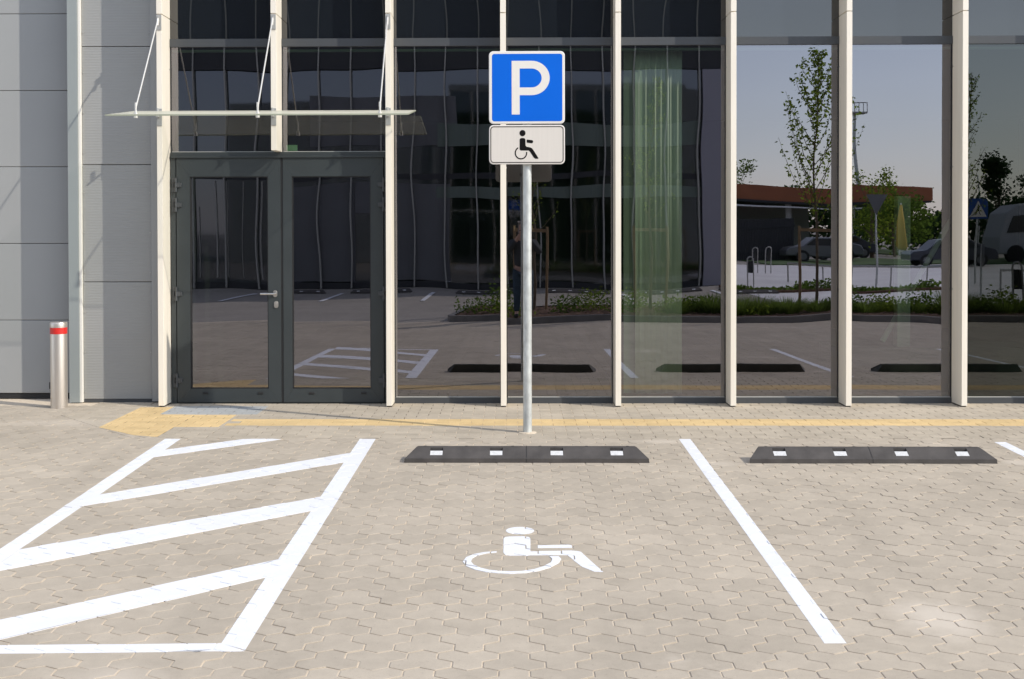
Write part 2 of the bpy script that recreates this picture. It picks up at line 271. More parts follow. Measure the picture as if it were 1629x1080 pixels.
# ------------------------------------------------------------------ object helpers
def tag(o, label=None, cat=None, group=None, kind=None):
    if label: o['label'] = label
    if cat: o['category'] = cat
    if group: o['group'] = group
    if kind: o['kind'] = kind
    return o
def empty(name, loc, label=None, cat=None, group=None, rz=0):
    o = bpy.data.objects.new(name, None); SC.collection.objects.link(o); o.location = loc; o.rotation_euler = (0, 0, rz)
    o.empty_display_size = 0.2
    return tag(o, label, cat, group)
def worldloc(p):
    v = Vector((0, 0, 0))
    while p is not None: v += Vector(p.location); p = p.parent
    return v
class MB:
    """collects shapes, then links them as ONE mesh object"""
    def __init__(s): s.v = []; s.f = []; s.a = []; s.mi = []; s.cur = 0
    def add(s, vs, fs, rnd=None):
        n = len(s.v); s.v += [tuple(v) for v in vs]
        for f in fs: s.f.append([i + n for i in f]); s.mi.append(s.cur)
        s.a += [random.random() if rnd is None else rnd] * len(vs); return s
    def box(s, x0, x1, y0, y1, z0, z1):
        v = [(x0, y0, z0), (x1, y0, z0), (x1, y1, z0), (x0, y1, z0), (x0, y0, z1), (x1, y0, z1), (x1, y1, z1), (x0, y1, z1)]
        return s.add(v, [(0, 3, 2, 1), (4, 5, 6, 7), (0, 1, 5, 4), (1, 2, 6, 5), (2, 3, 7, 6), (3, 0, 4, 7)])
    def tube(s, p0, p1, r0, r1=None, n=12, caps=True):
        r1 = r0 if r1 is None else r1
        p0, p1 = Vector(p0), Vector(p1); d = (p1 - p0).normalized()
        a = d.orthogonal().normalized(); b = d.cross(a)
        v = []
        for p, r in ((p0, r0), (p1, r1)):
            for i in range(n):
                t = 2 * pi * i / n; v.append(p + a * cos(t) * r + b * sin(t) * r)
        f = [(i, (i + 1) % n, n + (i + 1) % n, n + i) for i in range(n)]
        if caps: f += [tuple(range(n - 1, -1, -1)), tuple(range(n, 2 * n))]
        return s.add(v, f)
    def lathe(s, prof, c=(0, 0), n=40):
        v = []; f = []
        for r, z in prof:
            for i in range(n): t = 2 * pi * i / n; v.append((c[0] + r * cos(t), c[1] + r * sin(t), z))
        for k in range(len(prof) - 1):
            for i in range(n): j = (i + 1) % n; f.append((k * n + i, k * n + j, (k + 1) * n + j, (k + 1) * n + i))
        f.append(tuple(range(n - 1, -1, -1))); f.append(tuple((len(prof) - 1) * n + i for i in range(n)))
        return s.add(v, f)
    def plate(s, poly, y0, y1):
        """closed x-z outline extruded from y0 (front, nearer the camera) to y1"""
        n = len(poly); v = [(x, y0, z) for x, z in poly] + [(x, y1, z) for x, z in poly]
        ar = sum(poly[i][0] * poly[(i + 1) % n][1] - poly[(i + 1) % n][0] * poly[i][1] for i in range(n))
        idx = list(range(n)) if ar > 0 else list(range(n - 1, -1, -1))
        f = [tuple(idx), tuple(reversed([i + n for i in idx]))]
        for k in range(n): i, j = idx[k], idx[(k + 1) % n]; f.append((i, i + n, j + n, j))
        return s.add(v, f)
    def prism(s, poly, z0, z1):
        """closed x-y outline extruded up"""
        n = len(poly); ar = sum(poly[i][0] * poly[(i + 1) % n][1] - poly[(i + 1) % n][0] * poly[i][1] for i in range(n))
        if ar < 0: poly = poly[::-1]
        v = [(x, y, z0) for x, y in poly] + [(x, y, z1) for x, y in poly]
        f = [tuple(range(n - 1, -1, -1)), tuple(range(n, 2 * n))] + [(i, (i + 1) % n, n + (i + 1) % n, n + i) for i in range(n)]
        return s.add(v, f)
    def build(s, name, mats, parent=None, smooth=False, bevel=0):
        me = bpy.data.meshes.new(name)
        off = worldloc(parent) if parent else Vector((0, 0, 0))
        me.from_pydata([(v[0] - off.x, v[1] - off.y, v[2] - off.z) for v in s.v], [], s.f)
        if not isinstance(mats, (list, tuple)): mats = [mats]
        for m in mats: me.materials.append(MT[m] if isinstance(m, str) else m)
        if len(mats) > 1: me.polygons.foreach_set('material_index', s.mi)
        at = me.attributes.new('rnd', 'FLOAT', 'POINT'); at.data.foreach_set('value', s.a)
        me.update()
        o = bpy.data.objects.new(name, me); SC.collection.objects.link(o)
        if parent: o.parent = parent
        if smooth:
            for p in me.polygons: p.use_smooth = True
            if smooth == 'angle':
                bm = bmesh.new(); bm.from_mesh(me)
                for e in bm.edges:
                    if len(e.link_faces) == 2 and e.calc_face_angle(0) > radians(35): e.smooth = False
                bm.to_mesh(me); bm.free()
        if bevel:
            b = o.modifiers.new('bevel', 'BEVEL'); b.width = bevel; b.segments = 2; b.limit_method = 'ANGLE'; b.angle_limit = radians(40)
        return o
def rrect(x0, x1, z0, z1, r, n=6):
    p = []
    for cx, cz, a0 in ((x1 - r, z1 - r, 0), (x0 + r, z1 - r, 90), (x0 + r, z0 + r, 180), (x1 - r, z0 + r, 270)):
        for i in range(n + 1): a = radians(a0 + 90 * i / n); p.append((cx + r * cos(a), cz + r * sin(a)))
    return p
def copy_tree(o, parent=None):
    c = o.copy(); SC.collection.objects.link(c); c.parent = parent
    for ch in list(o.children): copy_tree(ch, c)
    return c

# ------------------------------------------------------------------ the ground
Y0, S, YF = -1.9, 0.025, -6.6
def zg(y): return 0.0 if y > Y0 else (S * (max(y, YF) - Y0))
def clip(poly, a, b, inside=True):
    """part of poly to the left (inside) of the directed line a->b"""
    sg = 1 if inside else -1
    def side(p): return sg * ((b[0] - a[0]) * (p[1] - a[1]) - (b[1] - a[1]) * (p[0] - a[0]))
    out = []
    for i in range(len(poly)):
        p, q = poly[i], poly[(i + 1) % len(poly)]; sp, sq = side(p), side(q)
        if sp >= 0: out.append(p)
        if (sp > 0 > sq) or (sp < 0 < sq): t = sp / (sp - sq); out.append((p[0] + (q[0] - p[0]) * t, p[1] + (q[1] - p[1]) * t))
    cl = []
    for p in out:
        if not cl or (abs(p[0] - cl[-1][0]) + abs(p[1] - cl[-1][1])) > 1e-5: cl.append(p)
    while len(cl) > 1 and (abs(cl[0][0] - cl[-1][0]) + abs(cl[0][1] - cl[-1][1])) < 1e-5: cl.pop()
    return cl
def area(p): return 0.5 * sum(p[i][0] * p[(i + 1) % len(p)][1] - p[(i + 1) % len(p)][0] * p[i][1] for i in range(len(p)))
def ccw(p): return p if area(p) > 0 else p[::-1]
def inside_of(poly, reg):
    for i in range(len(reg)):
        poly = clip(poly, reg[i], reg[(i + 1) % len(reg)])
        if len(poly) < 3: return []
    return poly
def split(poly, reg):
    """(inside piece, [outside pieces]) against a convex ccw region"""
    outs = []
    for i in range(len(reg)):
        a, b = reg[i], reg[(i + 1) % len(reg)]
        o = clip(poly, a, b, False)
        if len(o) >= 3 and abs(area(o)) > 1e-5: outs.append(o)
        poly = clip(poly, a, b)
        if len(poly) < 3: return [], outs
    return poly, outs
def inset(poly, d):
    n = len(poly); out = []
    for i in range(n):
        p0, p, p1 = poly[i - 1], poly[i], poly[(i + 1) % n]
        e0 = Vector((p[0] - p0[0], p[1] - p0[1])); e1 = Vector((p1[0] - p[0], p1[1] - p[1]))
        if e0.length < 1e-6 or e1.length < 1e-6: out.append(p); continue
        e0.normalize(); e1.normalize(); n0 = Vector((-e0.y, e0.x)); n1 = Vector((-e1.y, e1.x)); k = 1 + n0.dot(n1)
        m = (n0 + n1) / max(k, 0.5); out.append((p[0] + m.x * d, p[1] + m.y * d))
    return out
def stone(mb, poly, gap=0.0034, ch=0.0020, dep=0.009, dz=None):
    poly = ccw(poly)
    if area(poly) < 3e-4: return
    o = inset(poly, gap); i_ = inset(o, ch); n = len(poly)
    if area(o) < 1e-4: return
    dz = random.gauss(0, 0.0006) if dz is None else dz
    cx = sum(p[0] for p in o) / n; cy = sum(p[1] for p in o) / n
    tx, ty = random.gauss(0, 0.003), random.gauss(0, 0.003)
    def zz(p): return zg(p[1]) + dz + (p[0] - cx) * tx + (p[1] - cy) * ty
    v = [(*p, zz(p)) for p in i_] + [(*p, zz(p) - 0.0013) for p in o] + [(*p, zz(p) - dep) for p in o]
    f = [tuple(range(n))]
    for k in range(n):
        j = (k + 1) % n; f.append((n + k, n + j, j, k)); f.append((2 * n + k, 2 * n + j, n + j, n + k))
    mb.add(v, f)
    return cx, cy, dz, tx, ty
WALK = ccw([(-4.02, -0.85), (-3.5, -1.46), (-3.09, -1.84), (-2.9, -1.91), (-2.5, -1.965), (26, -1.965), (26, 0.10), (-4.02, 0.10)])
A_ = 0.034
UP = [(0, 0), (-.063, -A_), (-.063, -.098), (-.128, -.134), (-.128, -.2), (-.063, -.2 - A_), (0, -.2), (.063, -.2 - A_), (.128, -.2), (.128, -.134), (.063, -.098), (.063, -A_)]
DN = [(0, -A_), (-.063, 0), (-.128, -A_), (-.128, -.098), (-.063, -.134), (-.063, -.2), (0, -.2 - A_), (.063, -.2), (.063, -.134), (.128, -.098), (.128, -A_), (.063, 0)]
# the column pitch is 0.382 (two interlocked columns); outlines are nudged to it
def col_fix(p, w=0.191): return [(x * (w / 0.191), y) for x, y in p]
mbS = MB(); stones = []
XR = (-9.2, 12.6)
for k in range(int((XR[0]) / 0.191) - 1, int(XR[1] / 0.191) + 2):
    cx = -0.007 + k * 0.191; tpl = UP if k % 2 == 0 else DN
    for j in range(-32, 31):
        cy = -6.148 + j * 0.2
        if cy > 0.62 or cy < -12.05: continue
        if cy > -1.7 and cx > -3.2: continue
        if cy < -8.5 and (cx < -7.5 or cx > 11): continue
        if cy - 0.1 < -11.84 and cx > -1.5: continue
        poly = [(cx + x, cy + y) for x, y in tpl]
        c = ccw(poly)
        if cy > -2.4 and cx > -4.4:
            ins, outs = split(c, WALK)
            pieces = outs if len(ins) >= 3 and area(ins) > 1e-5 else [c]
        else: pieces = [c]
        for p in pieces:
            q = stone(mbS, p)
            if q: stones.append((ccw(p), q))
tag(mbS.build('car_park_paving', 'stone'), kind='structure')
# rectangular footpath pavers with the yellow guide strip and the grey mat by the door
rows = [(-.09 - .1 * i, -.19 - .1 * i) for i in range(-2, 9)] + [(-.99 - .12 * i, -1.11 - .12 * i) for i in range(3)] + [(-1.35 - .1 * i, -1.45 - .1 * i) for i in range(7)]
YREG = [ccw(r) for r in ([(-3.52, -.27), (-3.215, -.27), (-3.215, -.72), (-3.52, -.72)], [(-3.52, -.72), (-2.885, -.72), (-2.885, -2.0), (-3.52, -2.0)],
        [(-2.885, -.745), (-2.51, -.745), (-2.51, -1.425), (-2.885, -1.425)])]
GREG = ccw([(-3.215, -.2), (-2.33, -.2), (-2.33, -.72), (-3.215, -.72)])
mbH, mbY, mbG = MB(), MB(), MB()
for ri, (ya, yb) in enumerate(rows):
    strip = -1.36 < yb and ya < -0.985
    off = 0.02 if ri % 2 == 0 else 0.12
    k = int((-4.3 - off) / .2) - 1
    while off + k * .2 < XR[1]:
        x0 = off + k * .2; k += 1
        e_ = 0 if strip and x0 > -2.52 else .0022
        p = inside_of(ccw([(x0 + e_, ya), (x0 + .2 - e_, ya), (x0 + .2 - e_, yb), (x0 + e_, yb)]), WALK)
        if len(p) < 3: continue
        if strip and x0 > -2.52: stone(mbY, p, gap=0.0018, ch=.002); continue
        if x0 > -2.2: stone(mbH, p, gap=0.0012, ch=.0016); continue
        rest = [p]
        for reg, tgt in ((GREG, mbG), (YREG[0], mbY), (YREG[1], mbY), (YREG[2], mbY)):
            nr = []
            for q in rest:
                a, o = split(q, reg)
                if len(a) >= 3: stone(tgt, a, gap=.0021, ch=.002)
                nr += o
            rest = nr
        for q in rest: stone(mbH, q, gap=0.0012, ch=.0016)
tag(mbH.build('pavement', 'holland'), kind='structure')
tag(mbY.build('tactile_guide_path', 'yellow'), kind='structure')
tag(mbG.build('tactile_paving', 'grey'), kind='structure')
# joint sand under the stones: same fall as the stones, 6 mm lower; far ground as one sheet to the horizon
mbB = MB(); ys = [0.7, Y0, YF, -12.3]
for i in range(3):
    a, b = ys[i], ys[i + 1]
    mbB.add([(-9.4, a, zg(a) - .0038), (-9.4, b, zg(b) - .0038), (12.9, b, zg(b) - .0038), (12.9, a, zg(a) - .0038)], [(0, 1, 2, 3)])
tag(mbB.build('joint_sand', 'sand'), kind='structure')
mb = MB(); mb.add([(x, y, zg(y) - .0036) for x, y in inset(WALK, .004)], [tuple(range(len(WALK)))]); tag(mb.build('joint_bed', 'jointdark'), kind='structure')
mbF = MB(); ys = [600, 0.0, Y0, YF, -1500]
for i in range(4):
    a, b = ys[i], ys[i + 1]
    mbF.add([(-1200, a, zg(a) - .014), (-1200, b, zg(b) - .014), (1200, b, zg(b) - .014), (1200, a, zg(a) - .014)], [(0, 1, 2, 3)])
def far_ground_mat():
    m = stone_mat('car_park_ground', (0.37, 0.34, 0.30), 0.0); nt = m.node_tree; b = nt.nodes['Principled BSDF']
    tc = nt.nodes.new('ShaderNodeTexCoord'); br = nt.nodes.new('ShaderNodeTexBrick'); br.inputs['Scale'].default_value = 2.5
    br.inputs['Mortar Size'].default_value = 0.012; br.inputs['Color1'].default_value = (1, 1, 1, 1); br.inputs['Color2'].default_value = (.9, .9, .9, 1); br.inputs['Mortar'].default_value = (.7, .68, .64, 1)
    nt.links.new(tc.outputs['Object'], br.inputs[0])
    src = b.inputs['Base Color'].links[0].from_socket
    x = nt.nodes.new('ShaderNodeMix'); x.data_type = 'RGBA'; x.blend_type = 'MULTIPLY'; x.inputs[0].default_value = 1
    nt.links.new(src, x.inputs[6]); nt.links.new(br.outputs[0], x.inputs[7]); nt.links.new(x.outputs[2], b.inputs['Base Color'])
    return m
tag(mbF.build('ground', far_ground_mat()), kind='structure')

# ------------------------------------------------------------------ painted markings, laid over each stone and down into the joints
def marking(name, regs, label, group=None, cat='road marking', fill=True):
    mb = MB()
    for ri, reg in enumerate(regs):
        reg = ccw(reg)
        x0, x1 = min(p[0] for p in reg) - .14, max(p[0] for p in reg) + .14; y0, y1 = min(p[1] for p in reg) - .14, max(p[1] for p in reg) + .14
        for s, (pcx, pcy, pdz, ptx, pty) in stones:
            cx, cy = s[0]
            if cx < x0 - .13 or cx > x1 + .13 or cy < y0 - .24 or cy > y1 + .24: continue
            a = inside_of(inset(s, .0034), reg)
            if len(a) >= 3 and area(a) > 1e-6:
                n = len(a); hh = .0009 + .00015 * ri; zp = lambda p: zg(p[1]) + pdz + (p[0] - pcx) * ptx + (p[1] - pcy) * pty
                mb.add([(*p, zp(p) + hh) for p in a] + [(*p, zg(p[1]) - .0035) for p in a],
                       [tuple(range(n))] + [(n + k, n + (k + 1) % n, (k + 1) % n, k) for k in range(n)], 0.5)
        # the paint that filled the joints (the thin stencilled symbol left them bare)
        if fill: mb.add([(*p, zg(p[1]) - .0008 + .0001 * ri) for p in reg], [tuple(range(len(reg)))], 0.5)
    o = mb.build(name, 'paint'); o.location = (0, 0, 0)
    return tag(o, label, cat, group)
def jag(poly, step=0.11, amp=0.0022):
    """slightly uneven painted edge"""
    out = []; n = len(poly)
    for i in range(n):
        a, b = Vector(poly[i]), Vector(poly[(i + 1) % n]); L = (b - a).length; k = max(1, int(L / step))
        for j in range(k): out.append(tuple(a + (b - a) * (j / k)))
    return out
LINE = [[(-2.793, -2.0), (-2.668, -2.0), (-2.705, -5.2), (-2.812, -5.2)], [(-2.812, -5.2), (-2.705, -5.2), (-2.69, -6.60), (-2.80, -6.63)]]
LINE += [[(-1.238, -2.0), (-1.112, -2.0), (-1.142, -6.555), (-1.262, -6.48)], [(-2.80, -6.63), (-2.80, -6.53), (-1.262, -6.48), (-1.142, -6.565), (-1.16, -6.57)]]
def sl(x, x0, y0, x1, y1): return y0 + (y1 - y0) * (x - x0) / (x1 - x0)
def band(a, b, c, d, xl=-2.70, xr=-1.235):   # top edge a-b, bottom edge c-d, cut by the two long lines
    t = lambda x: sl(x, *a, *b); u = lambda x: sl(x, *c, *d)
    return [(xl, t(xl)), (xl, u(xl)), (xr, u(xr)), (xr, t(xr))]
LINE += [[(-2.70, -2.455), (-2.70, -2.72), (-1.86, -2.022), (-1.93, -2.005), (-2.16, -2.012)],
         band((-2.458, -3.64), (-1.213, -2.522), (-2.384, -3.88), (-1.222, -2.855)),
         band((-2.779, -5.153), (-1.231, -3.885), (-2.646, -5.464), (-1.242, -4.247)),
         band((-2.334, -6.199), (-1.248, -5.251), (-2.23, -6.446), (-1.259, -5.57))]
marking('hatched_zone', LINE, 'white painted no-parking zone with slanting bars on the paving left of the wheelchair bay')
marking('parking_bay_line', [[(1.296, -2.0), (1.386, -2.0), (1.412, -6.46), (1.318, -6.46)]], 'long white bay line on the paving between the two black wheel stops', 'bay lines on the paving')
marking('parking_bay_line', [[(3.735, -2.12), (3.825, -2.12), (3.865, -6.5), (3.77, -6.5)]], 'white bay line cut off by the right edge of the photo', 'bay lines on the paving')
marking('parking_bay_line', [[(6.20, -2.1), (6.29, -2.1), (6.31, -6.5), (6.22, -6.5)]], 'white bay line far right, seen mirrored in the last dark pane', 'bay lines on the paving')
# wheelchair symbol
def ell(cx, cy, rx, ry, n=28): return [(cx + rx * cos(2 * pi * i / n), cy + ry * sin(2 * pi * i / n)) for i in range(n)]
sym = [ell(0.026, -4.690, 0.081, 0.078)]
sym += [[(-.067, -4.85), (-.058, -4.825), (-.035, -4.812), (.055, -4.806), (.075, -4.82), (.083, -4.85), (.080, -5.10), (.03, -5.178), (-.033, -5.178), (-.055, -5.165), (-.066, -5.12)],
        [(.03, -5.178), (.080, -5.10), (.30, -5.088), (.33, -5.095), (.276, -5.176)], [(.276, -5.176), (.33, -5.095), (.352, -5.112), (.446, -5.469), (.40, -5.462), (.345, -5.385)],
        [(.121, -4.990), (.298, -4.973), (.314, -4.99), (.316, -5.032), (.121, -5.040)]]
ring_o = [(-.102, -5.100), (-.165, -5.117), (-.222, -5.155), (-.262, -5.215), (-.277, -5.294), (-.255, -5.370), (-.205, -5.435), (-.149, -5.474), (-.09, -5.494), (-.031, -5.503), (.045, -5.490), (.116, -5.452), (.18, -5.39), (.226, -5.315), (.240, -5.25), (.228, -5.204)]
ring_i = [(-.102, -5.122), (-.158, -5.145), (-.205, -5.185), (-.229, -5.235), (-.235, -5.294), (-.219, -5.350), (-.180, -5.400), (-.135, -5.437), (-.08, -5.458), (-.025, -5.466), (.035, -5.458), (.095, -5.425), (.148, -5.372), (.185, -5.310), (.194, -5.25), (.180, -5.203)]
sym += [[ring_o[i], ring_i[i], ring_i[i + 1], ring_o[i + 1]] for i in range(len(ring_o) - 1)]
marking('wheelchair_symbol', sym, 'white wheelchair symbol painted on the paving in the middle of the bay', None, fill=False)

# ------------------------------------------------------------------ the office building
BL = empty('office_building', (0, 0.3, 0), 'modern building with cream fins, dark reflecting glass, double door and grey clad left end', 'building')
X0, SP, FW, FD = -3.35266, 1.07237, 0.05194, 0.2754
fx = lambda i: X0 + i * SP
NF = 12
for i in range(NF):
    x = fx(i); zb = 0.012 if i != 1 else 2.408
    mb = MB(); mb.box(x, x + FW, -FD, -0.001, 3.687, 8.9); mb.build('upper_fin', 'cream', BL, bevel=0.002)
    mb = MB(); mb.box(x, x + FW, -FD, -0.001, zb, 3.679)
    o = mb.build('facade_fin', 'cream', BL, bevel=0.002)
    for z in ([1.09, 2.25, 3.2] if i != 1 else [3.2]):     # the side that can be seen from the car park
        xx = x - .003 if i > 3 else x + FW + .003
        mb = MB(); mb.tube((xx - .003, -.03, z), (xx + .003, -.03, z), .006, n=8); mb.build('rivet', 'bracket', o)
    if i not in (1,):   # foot plate of the fin
        mb = MB(); mb.box(x + .004, x + FW - .004, -FD + .02, -.02, -0.01, .0118); mb.build('foot_plate', 'black', o)
def pane(mb, x0, x1, z0, z1, y, nx, nz, seed, amp=1.0):
    r = random.Random(seed); ph = [r.uniform(0, 6.28) for _ in range(8)]; k1 = r.uniform(3.2, 5.5); k2 = r.uniform(6, 9)
    v = []; f = []; w = x1 - x0
    for j in range(nz + 1):
        for i in range(nx + 1):
            x = x0 + w * i / nx; z = z0 + (z1 - z0) * j / nz; xr = (x - x0 - w / 2)
            h = 0.00045 * xr * sin(k1 * z + ph[0]) + 0.0003 * xr * sin(k2 * z + ph[1]) + 0.00013 * sin(7 * x + ph[2]) * sin(4.2 * z + ph[3]) + .0004 * sin(pi * (x - x0) / w) * sin(pi * (z - z0) / (z1 - z0)) * (0.4 + 0.2 * sin(ph[4]))
            v.append((x, y + h * amp, z))
    for j in range(nz):
        for i in range(nx): a = j * (nx + 1) + i; f.append((a, a + 1, a + nx + 2, a + nx + 1))
    return mb.add(v, f)
ZT0, ZT1 = 3.415, 3.490
for i in range(-1, NF - 1):
    if i == -1: continue
    xa, xb = fx(i) + FW + .002, fx(i + 1) - .002
    door = i in (0, 1)
    mb = MB(); mb.box(xa, xb, -.024, .05, ZT0, ZT1); o = mb.build('window', 'anthlight', BL)
    mb = MB(); mb.box(xa, xb, -.006, .05, 6.2, 6.3); mb.build('upper_transom', 'anthlight', o)
    if not door: mb = MB(); mb.box(xa, xb, -.020, .05, -.012, .056); mb.build('sill', 'anthlight', o)
    for xx in (xa - .0015, xb - .0065): mb = MB(); mb.box(xx, xx + .008, -.012, .05, (.06 if not door else 2.41), ZT0 - .001); mb.build('gasket', 'black', o)
    mb = MB(); mb.box(xa + .012, xb - .012, -.012, .0, .0565, .0635) if not door else mb.box(xa + .012, xb - .012, -.006, 0, 2.411, 2.416)
    mb.build('bottom_seal', 'seal', o)
    mb = MB(); mb.box(xa + .012, xb - .012, .012, .045, 3.368, 3.392); mb.build('top_profile', 'seal2', o)
    g = 'glass_dark' if i >= 7 else 'glass'
    mb = pane(MB(), xa + .001, xb - .001, (.062 if not door else 2.415), ZT0 + .001, 0.0, 16, 48 if not door else 16, 100 + i)
    mb.build('glass_pane', g, o, smooth=True)
    mb = pane(MB(), xa + .001, xb - .001, ZT1 - .001, 6.21, 0.0, 16, 30, 300 + i, 1.6); mb.build('spandrel_panel', 'spandrel', o, smooth=True)
    mb = pane(MB(), xa + .001, xb - .001, 6.29, 8.9, 0.0, 10, 20, 500 + i, 1.6); mb.build('upper_glass', 'opglass', o, smooth=True)
# small green sticker inside the fanlight, right of the middle fin
mb = MB(); mb.box(-2.19, -2.085, .012, .014, 2.42, 2.478); mb.build('green_sticker', 'green', BL)
# shell: wall ends, roof, inside
XE = fx(NF - 1) + FW
mb = MB(); mb.box(-3.38, XE + .2, -.12, .2, 8.903, 9.25); mb.box(XE + .005, XE + .3, -.1, 12, 0, 8.9); mb.box(-3.40, XE + .3, 11.8, 12, 0, 8.9); mb.box(-3.40, XE + .3, .2, 12, 9.0, 9.2)
mb.box(XE + .3, 30, -.05, 12, -.01, 9.0)
mb.build('outer_wall', 'clad', BL)
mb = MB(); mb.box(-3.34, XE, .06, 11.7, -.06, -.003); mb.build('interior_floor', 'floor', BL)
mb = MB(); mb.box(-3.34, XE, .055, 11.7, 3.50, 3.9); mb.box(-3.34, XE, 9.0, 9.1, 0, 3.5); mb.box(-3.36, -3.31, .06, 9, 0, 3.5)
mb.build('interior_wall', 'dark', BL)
# sun-lit curtain and a post cut short where sunlight ends, seen through the glass
v = []; f = []; n = 40
for k in range(n + 1):
    x = 1.157 + (1.611 - 1.157) * k / n; yy = .13 + .005 * sin(k * .95) + .003 * sin(k * 2.3 + 1)
    v += [(x, yy, .075), (x, yy, 3.41)]
for k in range(n): f.append((2 * k, 2 * k + 2, 2 * k + 3, 2 * k + 1))
mb = MB(); mb.add(v, f, .5); cu = mb.build('curtain', 'inner', BL, smooth=True)
so = cu.modifiers.new('thick', 'SOLIDIFY'); so.thickness = .003
mb = MB(); mb.box(1.05, 1.155, .16, .165, .075, 3.40); mb.build('curtain_edge', 'innergrey', BL)
mb = MB(); mb.box(3.935, 4.065, .93, 1.06, .45, 2.0); mb.tube((3.80, 1.0, .50), (4.50, 1.0, 1.75), .028, n=8); mb.build('interior_post', 'innergrey', BL)
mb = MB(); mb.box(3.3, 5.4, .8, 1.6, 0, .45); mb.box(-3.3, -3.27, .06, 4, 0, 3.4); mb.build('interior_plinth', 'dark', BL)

# double door
DR = MB(); xl, xr_ = -3.293, -1.232
DR.box(xl, xr_, -.045, .02, 2.363, 2.4075); DR.box(xl, xr_, -.060, -.045, 2.352, 2.372)
DR.box(xl, -3.2445, -.040, .02, 0, 2.363); DR.box(-1.2485, xr_, -.040, .02, 0, 2.363)
DR.box(-3.238, -1.254, -.010, .02, 2.335, 2.363); DR.box(-3.238, -1.254, -.030, .02, -.01, .010)
dr = DR.build('entrance_door', 'anth', BL, bevel=.0015)
def leaf(x0, x1, gx0, gx1, seed):
    mb = MB(); y0, y1 = -.046, .015; z0, z1 = .014, 2.350; g0, g1 = .144, 2.174
    # mitred frame of four pieces
    def piece(q): mb.plate(q, y0, y1)
    e = .0006
    piece([(x0, z0), (x1, z0), (gx1, g0 - e), (gx0, g0 - e)]); piece([(x0, z1), (gx0, g1 + e), (gx1, g1 + e), (x1, z1)])
    piece([(x0, z0 + e), (gx0 - e, g0), (gx0 - e, g1), (x0, z1 - e)]); piece([(x1, z0 + e), (x1, z1 - e), (gx1 + e, g1), (gx1 + e, g0)])
    lf = mb.build('door_leaf', 'anth', dr)
    m2 = MB(); w = .008
    for q in ((gx0 - .002, gx0 + w, g0, g1), (gx1 - w, gx1 + .002, g0, g1)): m2.box(q[0], q[1], -.038, .0, q[2], q[3])
    m2.box(gx0 + w, gx1 - w, -.038, 0, g1 - w, g1 + .001); m2.box(gx0 + w, gx1 - w, -.038, 0, g0 - .001, g0 + w); m2.build('glazing_bead', 'black', dr)
    pane(MB(), gx0, gx1, g0, g1, -.020, 12, 36, seed, 1.0).build('door_glass', 'glass_door', dr, smooth=True)
    for xx in (x0 + .27 * (x1 - x0), x0 + .80 * (x1 - x0)) if seed == 1 else (x0 + .28 * (x1 - x0), x0 + .80 * (x1 - x0)):
        m3 = MB(); m3.box(xx - .025, xx + .025, -.054, -.046, .105 - .012, .105 + .008); m3.build('drain_cap', 'black', dr, bevel=.003)
leaf(-3.236, -2.237, -3.108, -2.360, 1); leaf(-2.215, -1.256, -2.130, -1.377, 2)
mb = MB(); mb.box(-2.2355, -2.2165, -.040, .01, .014, 2.35); mb.build('meeting_stile', 'black', dr)
# handle and lock
mb = MB(); mb.plate(rrect(-2.313, -2.273, 1.022, 1.086, .019), -.056, -.046); mb.tube((-2.293, -.05, 1.054), (-2.293, -.098, 1.054), .010, n=14)
mb.tube((-2.293, -.098, 1.054), (-2.34, -.104, 1.054), .0095, n=14); mb.tube((-2.34, -.104, 1.054), (-2.425, -.104, 1.0545), .0095, n=14)
mb.build('door_handle', 'steel', dr, smooth='angle', bevel=.001)
mb = MB(); mb.plate(rrect(-2.303, -2.263, .918, .984, .019), -.056, -.046); mb.plate(rrect(-2.293, -2.273, .936, .970, .0095), -.061, -.056)
mb.build('lock_plate', 'steel', dr, smooth='angle', bevel=.001)
for side, xh in ((1, -3.238), (-1, -1.254)):
    for zh in (2.095, 1.905, 1.055, .225):
        mb = MB(); s = side
        def bx(a, b, *r): mb.box(min(xh + s * a, xh + s * b), max(xh + s * a, xh + s * b), *r)
        bx(-.036, -.004, -.056, -.040, zh + .024, zh + .066); bx(-.036, -.004, -.056, -.040, zh - .066, zh - .024); bx(-.036, -.022, -.054, -.040, zh - .024, zh + .024)
        bx(-.004, .034, -.064, -.046, zh - .0225, zh + .0225); bx(.034, .052, -.058, -.046, zh - .020, zh + .020)
        for dz in (-.045, 0, .045): mb.tube((xh, -.062, zh + dz - .0215), (xh, -.062, zh + dz + .0215), .0105, n=12)
        mb.build('hinge', 'anthlight', dr, smooth='angle')
# glass entrance canopy hung on rods from the fins
CA = MB(); cx0, cx1 = -3.56, -.925; T = .011
zf, zb_ = 2.657, 2.768; yf, yb_ = -1.10, -.285
CA.add([(cx0, yf, zf), (cx1, yf, zf), (cx1, yb_, zb_), (cx0, yb_, zb_), (cx0, yf, zf + T), (cx1, yf, zf + T), (cx1, yb_, zb_ + T), (cx0, yb_, zb_ + T)], [(0, 3, 2, 1), (4, 5, 6, 7), (0, 1, 5, 4), (1, 2, 6, 5), (2, 3, 7, 6), (3, 0, 4, 7)])
ca = CA.build('glass_canopy', 'canopyglass', BL)
mb = MB(); mb.box(cx0, cx1, yf - .004, yf - .0005, zf - .001, zf + T + .001)
mb.add([(cx1 + .0005, yf, zf), (cx1 + .004, yf, zf), (cx1 + .004, yb_, zb_), (cx1 + .0005, yb_, zb_), (cx1 + .0005, yf, zf + T), (cx1 + .004, yf, zf + T), (cx1 + .004, yb_, zb_ + T), (cx1 + .0005, yb_, zb_ + T)], [(0, 3, 2, 1), (4, 5, 6, 7), (0, 1, 5, 4), (1, 2, 6, 5), (2, 3, 7, 6), (3, 0, 4, 7)])
